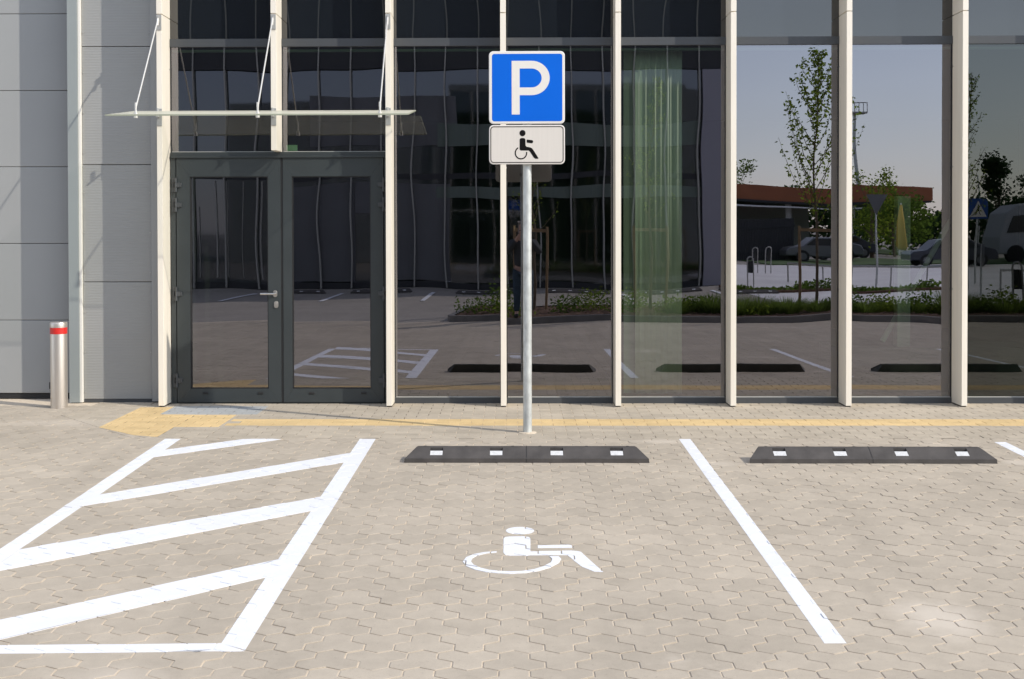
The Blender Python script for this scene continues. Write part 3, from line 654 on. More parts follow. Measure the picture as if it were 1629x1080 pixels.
mb.build('glass_edge', 'edge', ca)
for i in range(3):
    x = fx(i) + FW / 2; zc = zf + (zb_ - zf) * .12 + T
    mb = MB(); mb.tube((x, -FD - .035, 3.625), (x + .003, -1.0, zc + .05), .0065, n=10); mb.tube((x + .003, -1.0, zc + .055), (x + .003, -1.0, zc + .10), .010, n=10)
    mb.tube((x, -FD - .036, 3.64), (x, -FD - .05, 3.57), .0095, n=10); mb.build('tie_rod', 'rod', ca, smooth='angle')
    mb = MB(); mb.box(x - .024, x + .024, -FD - .007, -FD + .0, 3.535, 3.676); mb.box(x - .007, x + .007, -FD - .045, -FD - .007, 3.60, 3.66); mb.build('rod_plate', 'bracket', ca, bevel=.001)
    mb = MB(); mb.box(x - .024, x + .024, -FD - .007, -FD, 2.640, 2.80); mb.box(x - .008, x + .008, -FD - .09, -FD - .007, 2.715, 2.728)
    mb.tube((x, -FD - .06, 2.715), (x, -FD - .06, 2.80), .012, n=12); mb.build('canopy_bracket', 'bracket', ca, bevel=.001)
    mb = MB(); mb.tube((x + .003, -1.0, zc - .035), (x + .003, -1.0, zc + .012), .018, n=14); mb.tube((x + .003, -1.0, zc + .012), (x + .003, -1.0, zc + .055), .009, n=12); mb.build('rod_clamp', 'rod', ca, smooth='angle')

# left end: cladding strip, trims, sectional gate
def wallpanels(name, x0, x1, y, zs, m, parent, th=.05, gap=.005, bev=.004):
    for a, b in zip(zs[:-1], zs[1:]):
        mb = MB(); mb.box(x0, x1, y, y + th, a + gap / 2, b - gap / 2); mb.build(name, m, parent, bevel=bev)
wallpanels('wall_panel', -4.169, -3.505, .048, [.03, 1.165, 2.2956, 3.4317, 4.56, 5.7, 6.84, 8.4], 'ribbed', BL, gap=.006)
mb = MB(); mb.box(-4.30, -3.40, .10, .25, 0.0, 8.38); mb.build('backing_wall', 'dark', BL)
mb = MB(); mb.box(-4.295, -4.196, .0, .10, .004, 8.38); mb.build('corner_trim', 'trim', BL, bevel=.002)
mb = MB(); mb.box(-4.1955, -4.172, .012, .10, .004, 8.38); mb.build('lit_side_strip', 'trimlit', BL, bevel=.002)  # white strip stands in for the sunlit side of the corner trim
mb = MB(); mb.box(-3.500, -3.440, .022, .10, .012, 8.38); mb.box(-3.4395, -3.372, .034, .10, .012, 8.38); mb.build('side_trim', 'clad', BL, bevel=.002)
mb = MB(); mb.box(-4.195, -3.37, .0505, .10, 0, .03); mb.build('base_flashing', 'anthlight', BL)
for xx, yy in ((-4.156, .048), (-3.516, .048)):
    z = .10
    while z < 3.9: mb = MB(); mb.tube((xx, yy + .001, z), (xx, yy - .006, z), .0075, n=8); mb.build('panel_rivet', 'bracket', BL); z += .385
wallpanels('gate_section', -9.5, -4.296, .30, [.055, .778, 1.5345, 2.2905, 3.0405, 3.7945, 4.55], 'clad', BL, gap=.0045, bev=.005)
mb = MB(); mb.box(-9.5, -4.3, .26, .40, 4.552, 8.38); mb.box(-15, -9.52, 0, .3, 0, 8.38); mb.box(-15, -3.4, .3, 12, 8.2, 8.38); mb.build('outer_wall', 'clad', BL)
mb = MB(); mb.box(-9.5, -4.3, .352, .40, 0, 4.54); mb.box(-9.5, -4.3, .31, .35, .004, .052); mb.build('gate_seal', 'track', BL)
mb = MB(); mb.box(-4.345, -4.30, .285, .2995, .10, .165); mb.box(-4.60, -4.565, .285, .2995, .10, .165); mb.build('gate_latch', 'black', BL, bevel=.003)

# ------------------------------------------------------------------ parking sign on its post
px_, py_ = 0.0995, -1.707
PS = empty('parking_sign', (px_, py_, 0), 'blue P parking sign with white wheelchair plate on a galvanised post by the facade', 'sign')
mb = MB(); mb.lathe([(.0355, -.02), (.0355, 3.08), (.030, 3.085)], (px_, py_), 32); mb.build('post', 'galv', PS, smooth='angle')
mb = MB(); mb.lathe([(.075, -.01), (.072, .004), (.040, .007)], (px_, py_), 28); mb.build('post_base', 'sand', PS)
def sgn(name, z0, z1, r):
    mb = MB(); mb.plate(rrect(-.209, .405, z0, z1, r), py_ - .062, py_ - .040); return mb.build(name, 'alu', PS, bevel=.003)
us = .61 / 427
def S5(px, pz, zt): return (-.209 + (px - 645) * .614 / 427, zt - (pz - 80) * .587 / 425)
pp = sgn('parking_plate', 2.518, 3.105, .036); yf_ = py_ - .0622
mb = MB(); mb.plate(rrect(-.209 + .006, .405 - .006, 2.518 + .006, 3.105 - .006, .032), yf_ - .0006, yf_ + .003); mb.build('white_border', 'letterwhite', pp)
a, b = S5(662, 491, 3.105), S5(1058, 96, 3.105)
mb = MB(); mb.plate(rrect(a[0], b[0], a[1], b[1], .020), yf_ - .0014, yf_ + .001); mb.build('blue_field', 'blue', pp)
o_, i_ = [], []
for k in range(25):
    t = radians(90 - 180 * k / 24); o_.append((885 + 102 * cos(t), 237.5 - 100.5 * sin(t))); i_.append((885 + 57 * cos(t), 237.5 - 55.5 * sin(t)))
Pm = MB()
def q5(pts, y0, y1, mbb): mbb.plate([S5(x, z, 3.105) for x, z in pts], y0, y1)
q5([(773, 137), (818, 137), (818, 451), (773, 451)], yf_ - .0022, yf_ - .0005, Pm)
q5([(818, 137), (885, 137), (885, 182), (818, 182)], yf_ - .0022, yf_ - .0005, Pm); q5([(818, 293), (885, 293), (885, 338), (818, 338)], yf_ - .0022, yf_ - .0005, Pm)
for k in range(24): q5([o_[k], o_[k + 1], i_[k + 1], i_[k]], yf_ - .0022, yf_ - .0005, Pm)
Pm.build('letter_p', 'letterwhite', pp)
dp = sgn('wheelchair_plate', 2.190, 2.508, .036)
mb = MB(); mb.plate(rrect(-.209 + .004, .405 - .004, 2.194, 2.504, .033), yf_ - .0006, yf_ + .003); mb.build('white_face', 'signwhite', dp)
# black border line as a frame of quads
def frame(mbb, R0, R1, y0, y1):
    n = len(R0)
    for k in range(n): j = (k + 1) % n; mbb.plate([R0[k], R0[j], R1[j], R1[k]], y0, y1)
mb = MB(); frame(mb, rrect(-.198, .394, 2.2015, 2.4965, .027), rrect(-.1915, .3875, 2.208, 2.490, .0205), yf_ - .0013, yf_ - .0003)
mb.build('border_line', 'ink', dp)
def W4(x, z): # crop of the plate: 15.43 crop px per photo px
    X = 800 + x / 15.43; Z = 195 + z / 15.43
    return (-.209 + (X - 779.2) * .614 / 118.6, 2.508 - (Z - 201.1) * .318 / 59.4)
mb = MB(); ya, yb2 = yf_ - .0016, yf_ - .0003
mb.plate([W4(487 + 73 * cos(t), 285 + 73 * sin(t)) for t in [2 * pi * i / 32 for i in range(32)]], ya, yb2)
mb.plate([W4(x, z) for x, z in [(418, 440), (425, 415), (450, 402), (487, 397), (525, 402), (550, 418), (556, 445), (560, 575), (585, 602), (680, 620), (715, 640), (745, 675), (872, 870), (862, 884), (800, 884), (775, 872), (750, 845), (660, 712), (635, 692), (450, 692), (425, 678), (417, 650)]], ya, yb2)
mb.plate([W4(x, z) for x, z in [(588, 435), (715, 448), (738, 460), (745, 487), (735, 512), (712, 522), (588, 508)]], ya, yb2)
def arc(c, r, a0, a1, n=34): return [(c[0] + r * cos(radians(a0 + (a1 - a0) * k / n)), c[1] + r * sin(radians(a0 + (a1 - a0) * k / n))) for k in range(n + 1)]
oo, ii = arc((449, 748), 152, -9, 243), arc((449, 748), 123, -11, 238)
for k in range(34): mb.plate([W4(*oo[k]), W4(*oo[k + 1]), W4(*ii[k + 1]), W4(*ii[k])], ya, yb2)
mb.build('wheelchair_pictogram', 'ink', dp)
mb = MB()
for z in (2.27, 2.43, 2.65, 2.95): mb.box(px_ - .045, px_ + .045, py_ - .040, py_ + .042, z - .014, z + .014)
mb.build('post_clamp', 'galv', PS, bevel=.004)
for o in (pp, dp): pass

# ------------------------------------------------------------------ bollard
BO = empty('bollard', (-4.281, -.30, 0), 'round brushed steel bollard with a red band, in front of the grey gate', 'bollard')
mb = MB(); mb.lathe([(.077, -.01), (.077, .790), (.0755, .795)], (-4.281, -.30), 48); mb.build('tube', 'bollard', BO, smooth='angle')
mb = MB(); mb.lathe([(.0785, .758), (.0785, .797), (.075, .803), (.03, .806)], (-4.281, -.30), 48); mb.build('cap', 'bollard', BO, smooth='angle')
mb = MB(); mb.lathe([(.0776, .695), (.0776, .7545)], (-4.281, -.30), 48); mb.build('red_band', 'red', BO, smooth='angle')

# ------------------------------------------------------------------ wheel stops
def wheel_stop():
    """local frame: +y to the building; length 1.76 along x; origin at the middle of the foot"""
    r = empty('wheel_stop', (0, 0, 0)); L, dpt, h = .885, .15, .100
    # cross-section stations: y, z, half length
    st = [(0.0, 0.0, L), (0.0, .030, L - .003), (.012, .034, L - .008), (.116, h - .002, L - .082), (.124, h, L - .088), (dpt - .008, h, L - .092), (dpt, h - .008, L - .095), (dpt, 0, L - .03)]
    mb = MB(); nx = 1
    pk = [(-.655, .047), (-.22, .047), (.22, .047), (.655, .047)]
    # sloped front face is cut around four pockets; the other faces are plain strips
    for k in range(len(st) - 1):
        y0, z0, l0 = st[k]; y1, z1, l1 = st[k + 1]
        if k != 2: mb.add([(-l0, y0, z0), (l0, y0, z0), (l1, y1, z1), (-l1, y1, z1)], [(0, 1, 2, 3)], .5); continue
        P = lambda x, t: (x, y0 + (y1 - y0) * t, z0 + (z1 - z0) * t)
        ta, tb = .22, .93
        mb.add([P(-l0, 0), P(l0, 0), P(l0 + (l1 - l0) * ta, ta), P(-l0 - (l1 - l0) * ta, ta)], [(0, 1, 2, 3)], .5)
        mb.add([P(-l0 - (l1 - l0) * tb, tb), P(l0 + (l1 - l0) * tb, tb), P(l1, 1), P(-l1, 1)], [(0, 1, 2, 3)], .5)
        xs = [None]; prev = None
        edges = []
        for c, w in pk: edges += [(c - w, c + w)]
        la, lb_ = l0 + (l1 - l0) * ta, l0 + (l1 - l0) * tb
        lefta, leftb = -la, -lb_
        for e0, e1 in edges:
            mb.add([P(lefta, ta), P(e0, ta), P(e0, tb), P(leftb, tb)], [(0, 1, 2, 3)], .5); lefta = leftb = e1
        mb.add([P(lefta, ta), P(la, ta), P(lb_, tb), P(leftb, tb)], [(0, 1, 2, 3)], .5)
        for e0, e1 in edges:      # pocket: floor dips level and rises at the back
            a0, a1 = P(e0, ta), P(e0, tb); yb3, zb3 = a1[1], a0[2] + .010
            mb.add([P(e0, ta), P(e1, ta), (e1, yb3, zb3), (e0, yb3, zb3)], [(0, 1, 2, 3)], .5)
            mb.add([(e0, yb3, zb3), (e1, yb3, zb3), P(e1, tb), P(e0, tb)], [(0, 1, 2, 3)], .5)
            mb.add([P(e0, ta), (e0, yb3, zb3), P(e0, tb)], [(0, 1, 2)], .5); mb.add([P(e1, ta), P(e1, tb), (e1, yb3, zb3)], [(0, 1, 2)], .5)
    for s_ in (-1, 1):
        pts = [(s_ * l, y, z) for y, z, l in st]; mb.add(pts, [tuple(range(len(pts)))] if s_ > 0 else [tuple(range(len(pts) - 1, -1, -1))], .5)
    mb.build('rubber_body', 'rubber', r)
    mb = MB(); mb.box(-.0022, .0022, -.0012, .006, .001, .030)
    mb.add([(-.002, .0115, .0355), (.002, .0115, .0355), (.002, .1155, .0995), (-.002, .1155, .0995)], [(0, 1, 2, 3)], .5); mb.box(-.002, .002, .12, dpt + .001, h, h + .0012)
    mb.build('middle_seam', 'black', r)
    for c, w in pk:
        mb = MB(); y0, z0 = .012 + .104 * .22, .034 + .064 * .22
        mb.add([(c - w + .002, y0 - .001, z0 + .0015), (c + w - .002, y0 - .001, z0 + .0015), (c + w - .002, y0 + .045, z0 + .026), (c - w + .002, y0 + .045, z0 + .026),
                (c - w + .002, y0 + .045, z0 + .004), (c + w - .002, y0 + .045, z0 + .004)], [(0, 1, 2, 3), (3, 2, 5, 4)], .5)
        mb.build('reflector', 'reflector', r)
    mb = MB()
    for x in (-.74, -.44, -.1, .1, .44, .74): mb.tube((x, .136, h - .003), (x, .136, h + .0012), .011, n=14)
    mb.build('bolt_cap', 'black', r)
    return r
ws = wheel_stop(); ws.location = (.080, -2.885, zg(-2.885) + .001); ws.rotation_euler = (-radians(1.43), 0, radians(-.15))
tag(ws, 'black rubber wheel stop with four white reflectors, right in front of the sign post', 'wheel stop', 'rubber wheel stops')
for (x, y, rz, lb) in ((2.567, -2.90, -.35, 'black rubber wheel stop with four white reflectors, right of the long white bay line'),
                       (5.12, -2.90, 0, 'black rubber wheel stop beyond the right edge, mirrored in the last two panes')):
    c = copy_tree(ws); c.location = (x, y, zg(y) + .001); c.rotation_euler = (-radians(1.43), 0, radians(rz)); c['label'] = lb

# ================================================================== what stands behind the camera and shows in the glass
ZL = zg(-20)
# concrete lanes beyond the planting island, glancing sun partly put into the pale colour
MT['lane'] = mat('pale_lane', (0.78, 0.74, 0.70), 0.40, spec=0.6, var=.10, scale=.5)
mb = MB(); mb.add([(6.6, -15.45, ZL - .004), (6.6, -50, ZL - .004), (60, -50, ZL - .004), (60, -15.45, ZL - .004)], [(0, 1, 2, 3)]); 
tag(mb.build('road', 'lane'), kind='structure')
# planter island
isl = [(-1.35, -12.2), (-1.28, -12.0), (-1.05, -11.88), (-.8, -11.84), (14, -11.84), (14, -15.4), (-.6, -15.4), (-.95, -15.2), (-1.1, -14.9)]
mb = MB(); isl2 = [(x, y) for x, y in inset(ccw(isl), .12)]; oc = ccw(isl)
n = len(oc)
for k in range(n):
    j = (k + 1) % n
    mb.add([(*oc[k], ZL - .02), (*oc[j], ZL - .02), (*oc[j], ZL + .12), (*oc[k], ZL + .12), (*isl2[j], ZL + .12), (*isl2[k], ZL + .12)], [(0, 1, 2, 3), (3, 2, 4, 5)])
tag(mb.build('kerb', 'kerb'), kind='structure')
mb = MB(); mb.add([(*p, ZL + .10) for p in isl2], [tuple(range(n))]); tag(mb.build('planting_bed', 'mulch'), kind='structure')
rs = random.Random(3)
mb = MB()
for _ in range(5200):
    x, y = rs.uniform(-1.0, 13.8), rs.uniform(-15.25, -12.0); a = rs.uniform(0, 6.28); l, w = rs.uniform(.02, .05), rs.uniform(.008, .02); t = rs.uniform(-.5, .5)
    c, s = cos(a), sin(a); z = ZL + .105 + rs.uniform(0, .03)
    mb.add([(x - c * l - s * w, y - s * l + c * w, z), (x - c * l + s * w, y - s * l - c * w, z), (x + c * l + s * w, y + s * l - c * w, z + l * t), (x + c * l - s * w, y + s * l + c * w, z + l * t)], [(0, 1, 2, 3)], rs.random())
tag(mb.build('bark_mulch', 'mulchbit'), 'brown bark mulch chips spread over the planting island', 'mulch', kind='stuff')
def leafq(mb, p, s, rs, droop=0.0):
    d = Vector((rs.gauss(0, 1), rs.gauss(0, 1), rs.gauss(-droop, .7))).normalized(); o = d.orthogonal().normalized() * .5
    p = Vector(p); mb.add([p, p + d * s * .5 + o * s * .6, p + d * s, p + d * s * .5 - o * s * .6], [(0, 1, 2, 3)], rs.random())
def tree(name, base, h, spread, seed, label, nleaf=14, leafs=.055, lm='leaf', bare=.38, group=None, up=.9, r0=.035, nb=26):
    rs = random.Random(seed); T = empty(name, base, label, 'tree', group); b = Vector(base)
    tr, cr = MB(), MB(); segs = 8; pts = [b + Vector((rs.gauss(0, .012) * k * h / 5, rs.gauss(0, .012) * k * h / 5, h * k / segs)) for k in range(segs + 1)]
    for k in range(segs): tr.tube(pts[k], pts[k + 1], r0 * (1 - k / segs * .85), r0 * (1 - (k + 1) / segs * .85), n=7, caps=False)
    for i in range(nb):
        t = bare + (1 - bare) * (i / nb) ** 1.05; z = t * segs; k = min(int(z), segs - 1); p = pts[k].lerp(pts[k + 1], z - k)
        a = i * 2.4 + rs.uniform(-.4, .4); L = spread * (1 - (t - bare) / (1 - bare)) ** .9 * rs.uniform(.75, 1.15) + .12
        d = Vector((cos(a), sin(a), up * rs.uniform(.7, 1.3))).normalized(); q = p; m = 4
        for s in range(m):
            q2 = q + d * L / m; tr.tube(q, q2, .008 * (1 - s / m) + .0022, .008 * (1 - (s + 1) / m) + .0022, n=4, caps=False)
            for _ in range(nleaf):
                w = q.lerp(q2, rs.random()) + Vector((rs.gauss(0, .035), rs.gauss(0, .035), rs.gauss(0, .035)))
                leafq(cr, w, leafs * rs.uniform(.6, 1.3), rs, .4)
            d = (d + Vector((rs.gauss(0, .10), rs.gauss(0, .10), .26))).normalized(); q = q2
    tr.build('trunk', 'bark', T); cr.build('crown', lm, T); return T
def stakes(x, y, dx, h, label):
    T = empty('tree_stakes', (x, y, ZL + .1), label, 'tree stake', 'tree stakes in the planting island')
    for s in (-1, 1):
        mb = MB(); mb.tube((x + s * dx, y, ZL + .1), (x + s * dx, y, ZL + .1 + h), .028, n=10); mb.build('stake', 'stakewood', T)
    mb = MB(); mb.box(x - dx, x + dx, y - .02, y + .012, ZL + h - .02, ZL + h + .05); mb.build('crossbar', 'stakewood', T)
g = 'young trees in the planting island'
tree('young_tree', (.42, -14.34, ZL + .1), 4.3, .75, 11, 'thin young tree behind the photographer, dim in the middle panes', 4, group=g)
tree('young_tree', (2.89, -14.34, ZL + .1), 4.9, .75, 12, 'leafy young tree mirrored over the green curtain', 6, group=g)
tree('young_tree', (6.38, -14.34, ZL + .1), 5.45, 2.15, 13, 'tall young tree standing out against the mirrored sky', 11, .085, group=g, nb=36, up=1.35, bare=.32)
tree('young_tree', (9.7, -14.6, ZL + .1), 5.0, .8, 14, 'young tree at the far right end of the planting island', 8, group=g)
stakes(.34, -14.30, .33, 1.75, 'wooden tree stakes behind the photographer'); stakes(2.89, -14.30, .33, 1.75, 'wooden tree stakes mirrored beside the green curtain'); stakes(6.39, -14.30, .37, 1.75, 'wooden tree stakes under the tallest young tree')
def tuft(x, y, h, r_, seed, label, n=170, m='grass', name='grass_tuft', cat='grass', broad=False):
    rs = random.Random(seed); mb = MB()
    for _ in range(n):
        a = rs.uniform(0, 6.28); rr = r_ * math.sqrt(rs.random()); bx, by = x + rr * .5 * cos(a), y + rr * .5 * sin(a)
        lean = Vector((cos(a), sin(a), 0)) * rr * rs.uniform(.4, 1.3); hh = h * rs.uniform(.5, 1.05)
        if broad:
            for _k in range(3): leafq(mb, (bx + lean.x * .6 + rs.gauss(0, .04), by + lean.y * .6 + rs.gauss(0, .04), ZL + .1 + hh * rs.random()), .07 * rs.uniform(.6, 1.3), rs)
        else:
            w = .006; p0 = Vector((bx, by, ZL + .08)); p1 = p0 + Vector((lean.x * .4, lean.y * .4, hh * .6)); p2 = p0 + Vector((lean.x, lean.y, hh))
            s = Vector((-sin(a), cos(a), 0)) * w; mb.add([p0 - s, p0 + s, p1 + s * .8, p1 - s * .8, p2], [(0, 1, 2, 3), (3, 2, 4)], rs.random())
    o = mb.build(name, m); tag(o, label, cat, 'shrubs and grasses in the planting island'); return o
k = 0
for x, y, h, r_, br in ((-.75, -13.0, .38, .5, 1), (.0 - .1, -12.7, .33, .45, 1), (1.1, -13.2, .4, .35, 1), (1.6, -13.8, .55, .3, 1), (2.1, -13.0, .45, .4, 1), (3.2, -13.1, .36, .4, 1), (4.0, -13.1, .42, .5, 0), (4.5, -12.9, .45, .5, 0), (4.95, -13.2, .4, .5, 0), (5.5, -13.0, .38, .4, 0),
                        (6.9, -13.4, .45, .25, 1), (7.6, -13.6, .4, .3, 1), (8.2, -13.1, .5, .35, 1), (8.75, -13.0, .5, .5, 0), (9.3, -13.2, .42, .5, 0), (10.0, -13.6, .5, .3, 1), (10.8, -13.0, .35, .4, 1), (2.6, -14.5, .5, .3, 1), (-.3, -14.4, .7, .25, 1)):
    k += 1
    if br: tuft(x, y, h, r_, 40 + k, 'small leafy shrub growing from the bark mulch', 110, 'leafd' if k % 2 else 'leaf', 'shrub', 'shrub', True)
    else: tuft(x, y, h, r_, 40 + k, 'fine arching grass tuft growing from the bark mulch', 420)
xx = 3.3
while xx < 11.8:
    k += 1
    tuft(xx, -13.2 + .3 * sin(xx * 3), (.24 + .06 * sin(xx * 2.1)), .42, 140 + k, 'leafy low shrub in the continuous green row of the planting island', 190, 'leaf' if k % 3 else 'leafd', 'shrub', 'shrub', True) if k % 2 else tuft(xx, -13.0, .32, .45, 140 + k, 'grass tuft in the continuous green row of the planting island', 380)
    xx += .47
# second planting strip and lawn further off
def strip(name, x0, x1, y0, y1, h, label, m='leafd', n=1500, seed=5, mulch=True):
    rs = random.Random(seed); mb = MB()
    for _ in range(n):
        x, y = rs.uniform(x0, x1), rs.uniform(y0, y1); hh = h * (.5 + .5 * sin(x * 1.7 + seed)) * rs.random() + .03; leafq(mb, (x, y, ZL + hh), .12, rs)
    o = mb.build(name, m); return tag(o, label, 'ground cover', kind='stuff')
mb = MB(); mb.box(6.0, 12.4, -24.6, -23.3, ZL - .02, ZL + .06); tag(mb.build('planting_strip', 'mulch'), kind='structure')
strip('ground_cover', 6.1, 12.3, -24.5, -23.4, .30, 'low shrubs in the second planting strip')
mb = MB(); mb.box(13, 60, -62, -50, ZL - .02, ZL + .05); mb.box(-5, 60, -92, -76, ZL - .02, ZL + .06); tag(mb.build('lawn', 'lawn'), kind='structure')
# opposite building
OY = -25.9
OB = empty('opposite_building', (-6, OY, ZL), 'long building with pale fins and dark glass across the car park, mirrored in the panes', 'building')
mb = MB(); mb.box(-30, 6.45, OY - 8, OY - .08, ZL, 6.6); mb.build('glass_front', 'opglass', OB)
mb = MB(); mb.box(-30, 6.5, OY - 8.1, OY + .05, 6.605, 10.4); mb.build('upper_wall', 'opclad', OB)
mb = MB(); mb.box(-30, 6.45, OY - .08, OY - .02, ZL, ZL + .18); mb.box(-30, 6.45, OY - .08, OY - .03, 3.25, 3.42); mb.build('plinth', 'opclad', OB)
for z0, z1 in ((4.25, 4.95), (2.68, 3.02)):
    mb = MB(); mb.box(-2.4, 5.70, OY - .079, OY - .01, z0, z1); mb.build('floor_band', 'band', OB)
for x0, x1, z0, z1 in ((-6.9, -4.95, .1, 3.1), (-4.0, -2.0, .1, 3.1), (-4.94, -4.01, 2.2, 3.1), (-6.3, -1.8, 4.3, 5.8)):
    mb = MB(); mb.box(x0, x1, OY - .079, OY - .015, z0, z1); mb.build('reflected_wall_patch', 'reflgrey', OB)  # grey patches painted in for our own cladding mirrored in this glass
rsb = random.Random(9); xb_ = -12.8
while xb_ < -6.9:
    w_ = rsb.uniform(.015, .05); mb = MB(); mb.box(xb_, xb_ + w_, OY - .079, OY - .03, rsb.choice((.2, .2, .9)), rsb.choice((3.2, 3.2, 2.4))); mb.build('screen_bar', 'opfin', OB); xb_ += rsb.uniform(.18, .6)
mb = MB(); mb.box(5.72, 6.46, OY - .2, OY + .12, ZL, 6.59); mb.build('corner_pilaster', 'pilaster', OB)
x = 5.6
while x > -14:
    mb = MB(); mb.box(x, x + .04, OY - .08, OY + .10, ZL + .01, 10.3); mb.build('facade_fin', 'opfin', OB); x -= .97
for i, x in enumerate((-6.3, -3.8, -.85, 1.75, 4.4, 6.6)):
    c = copy_tree(ws); c.location = (x, -22.9, ZL); c.rotation_euler = (0, 0, pi); c['group'] = 'wheel stops across the car park'
    c['label'] = 'wheel stop in front of the opposite building, ' + ['leftmost of the row', 'second of the row from the left', 'third of the row, behind the photographer', 'fourth of the row, right of the photographer', 'fifth of the row, below the mirrored curtain', 'last of the row, by the building corner'][i]
for x in (-7.5, -5.0, -2.4, 3.0, 5.5):
    mb = MB(); mb.box(x, x + .11, -23.0, -19.0, ZL + .0, ZL + .004); tag(mb.build('far_bay_line', 'paint'), 'white bay line across the car park at x %s the opposite building' % ('left of' if x < -4 else 'before'), 'road marking', 'bay lines across the car park')
# the photographer
def person(px, py, z0):
    R = empty('person', (px, py, z0), 'man in dark jacket and jeans holding a camera to his eye, mirrored behind the post', 'person')
    def skin(name, verts, edges, m, root=0, parent=R, sub=2):
        me = bpy.data.meshes.new(name); me.from_pydata([v[:3] for v in verts], edges, []); o = bpy.data.objects.new(name, me); SC.collection.objects.link(o); o.parent = parent
        me.materials.append(MT[m]); sk = o.modifiers.new('skin', 'SKIN')
        for i, v in enumerate(verts): me.skin_vertices[0].data[i].radius = (v[3], v[4] if len(v) > 4 else v[3])
        me.skin_vertices[0].data[root].use_root = True
        sk.use_smooth_shade = True; s = o.modifiers.new('sub', 'SUBSURF'); s.levels = sub; s.render_levels = sub; return o
    V = [(0, 0, .93, .12, .08), (0, 0, 1.12, .12, .08), (0, .01, 1.32, .14, .09), (0, .01, 1.45, .11, .09), (0, .02, 1.55, .055, .055), (0, .035, 1.62, .075, .09), (0, .045, 1.70, .085, .10), (0, .03, 1.77, .06, .07),
         (-.10, 0, .86, .095), (-.12, .01, .50, .062), (-.13, -.02, .10, .043), (-.14, .12, .045, .042, .035), (.10, 0, .86, .095), (.12, .01, .50, .062), (.13, -.02, .10, .043), (.14, .12, .045, .042, .035),
         (-.20, .01, 1.41, .062), (-.30, .06, 1.22, .048), (-.10, .22, 1.50, .034), (-.065, .235, 1.57, .03, .022), (.20, .01, 1.41, .062), (.31, .06, 1.22, .048), (.10, .22, 1.50, .034), (.065, .235, 1.57, .03, .022)]
    E_ = [(0, 1), (1, 2), (2, 3), (3, 4), (4, 5), (5, 6), (6, 7), (0, 8), (8, 9), (9, 10), (10, 11), (0, 12), (12, 13), (13, 14), (14, 15), (3, 16), (16, 17), (17, 18), (18, 19), (3, 20), (20, 21), (21, 22), (22, 23)]
    skin('body', V, E_, 'skin')
    J = [(0, 0, .90, .185, .135), (0, 0, 1.12, .175, .135), (0, .01, 1.32, .20, .145), (0, .01, 1.45, .135, .11), (0, .015, 1.50, .075, .075), (-.20, .01, 1.41, .082), (-.305, .06, 1.22, .066), (-.12, .205, 1.475, .048), (.20, .01, 1.41, .082), (.315, .06, 1.22, .066), (.12, .205, 1.475, .048)]
    skin('jacket', J, [(0, 1), (1, 2), (2, 3), (3, 4), (3, 5), (5, 6), (6, 7), (3, 8), (8, 9), (9, 10)], 'jacket')
    skin('trousers', [(0, 0, .95, .165, .12), (-.10, 0, .84, .112), (-.12, .01, .50, .083), (-.13, -.02, .09, .068), (.10, 0, .84, .112), (.12, .01, .50, .083), (.13, -.02, .09, .068)], [(0, 1), (1, 2), (2, 3), (0, 4), (4, 5), (5, 6)], 'jeans')
    skin('hair', [(0, .0, 1.70, .088, .095), (0, .01, 1.78, .075, .09), (0, -.03, 1.63, .07, .06)], [(2, 0), (0, 1)], 'hair')
    for s in (-1, 1):
        skin('shoe', [(s * .13, -.04, .05, .055, .05), (s * .135, .06, .045, .052, .045), (s * .14, .17, .035, .048, .033)], [(0, 1), (1, 2)], 'black')
        for f_i in range(5):
            a = (f_i - 2) * .017; L = (.030, .036, .038, .034, .026)[f_i]
            skin('finger', [(s * .062, .235, 1.585 + a, .010), (s * .052, .25 + L * .3, 1.587 + a, .0095), (s * .036, .245 + L * .25, 1.588 + a, .008)], [(0, 1), (1, 2)], 'skin', sub=1)
        mb = MB(); mb.lathe([(.0, -.012), (.012, -.006), (.012, .006), (.0, .012)], (0, 0), 10); e = mb.build('ear', 'skin', R, smooth=True)
        for v in e.data.vertices: v.co = Vector((v.co.x * .5 + s * .086, v.co.y + .03, v.co.z * 2.2 + 1.68)) 
    mb = MB(); mb.tube((px, py + .13, z0 + 1.665), (px, py + .165, z0 + 1.655), .012, .017, n=10); mb.build('nose', 'skin', R, smooth=True)
    C_ = MB(); C_.box(px - .065, px + .065, py + .155, py + .215, z0 + 1.54, z0 + 1.64); C_.box(px - .02, px + .02, py + .155, py + .20, z0 + 1.6405, z0 + 1.665)
    co = C_.build('camera_body', 'black'); co.name = 'photo_camera'
    tag(co, 'black camera held at the eye by the photographer', 'camera')
    return R
person(.16, -12.03, ZL + .12)
# the open view at the right: filling-station canopy, fence, cars, signs
GS = empty('filling_station_canopy', (21, -74, ZL), 'flat canopy with orange-brown fascia on pillars, mirrored beyond the trees', 'canopy')
mb = MB(); mb.box(-2, 28.7, -82, -73.3, 3.65, 4.68); mb.build('fascia', 'fascia', GS)
mb = MB(); mb.box(-2, 28.6, -82, -73.2, 3.50, 3.645); mb.build('soffit', 'fence', GS)
mb = MB(); mb.box(14, 24, -73.24, -73.20, 3.2, 3.30); mb.build('lamp_strip', 'white', GS)
for x in (15, 19.5, 24, 27.5):
    mb = MB(); mb.box(x - .2, x + .2, -76.2, -75.8, ZL, 3.5); mb.build('pillar', 'white', GS)
mb = MB(); mb.box(5, 22.5, -84, -82.2, ZL, 3.6); KI = mb.build('station_shop', 'clad'); tag(KI, 'low grey shop building behind the filling-station canopy', 'building')
mb = MB()
for k in range(28): mb.box(12.0 + k * .14, 12.12 + k * .14, -58.4, -58.3, ZL, 2.3)
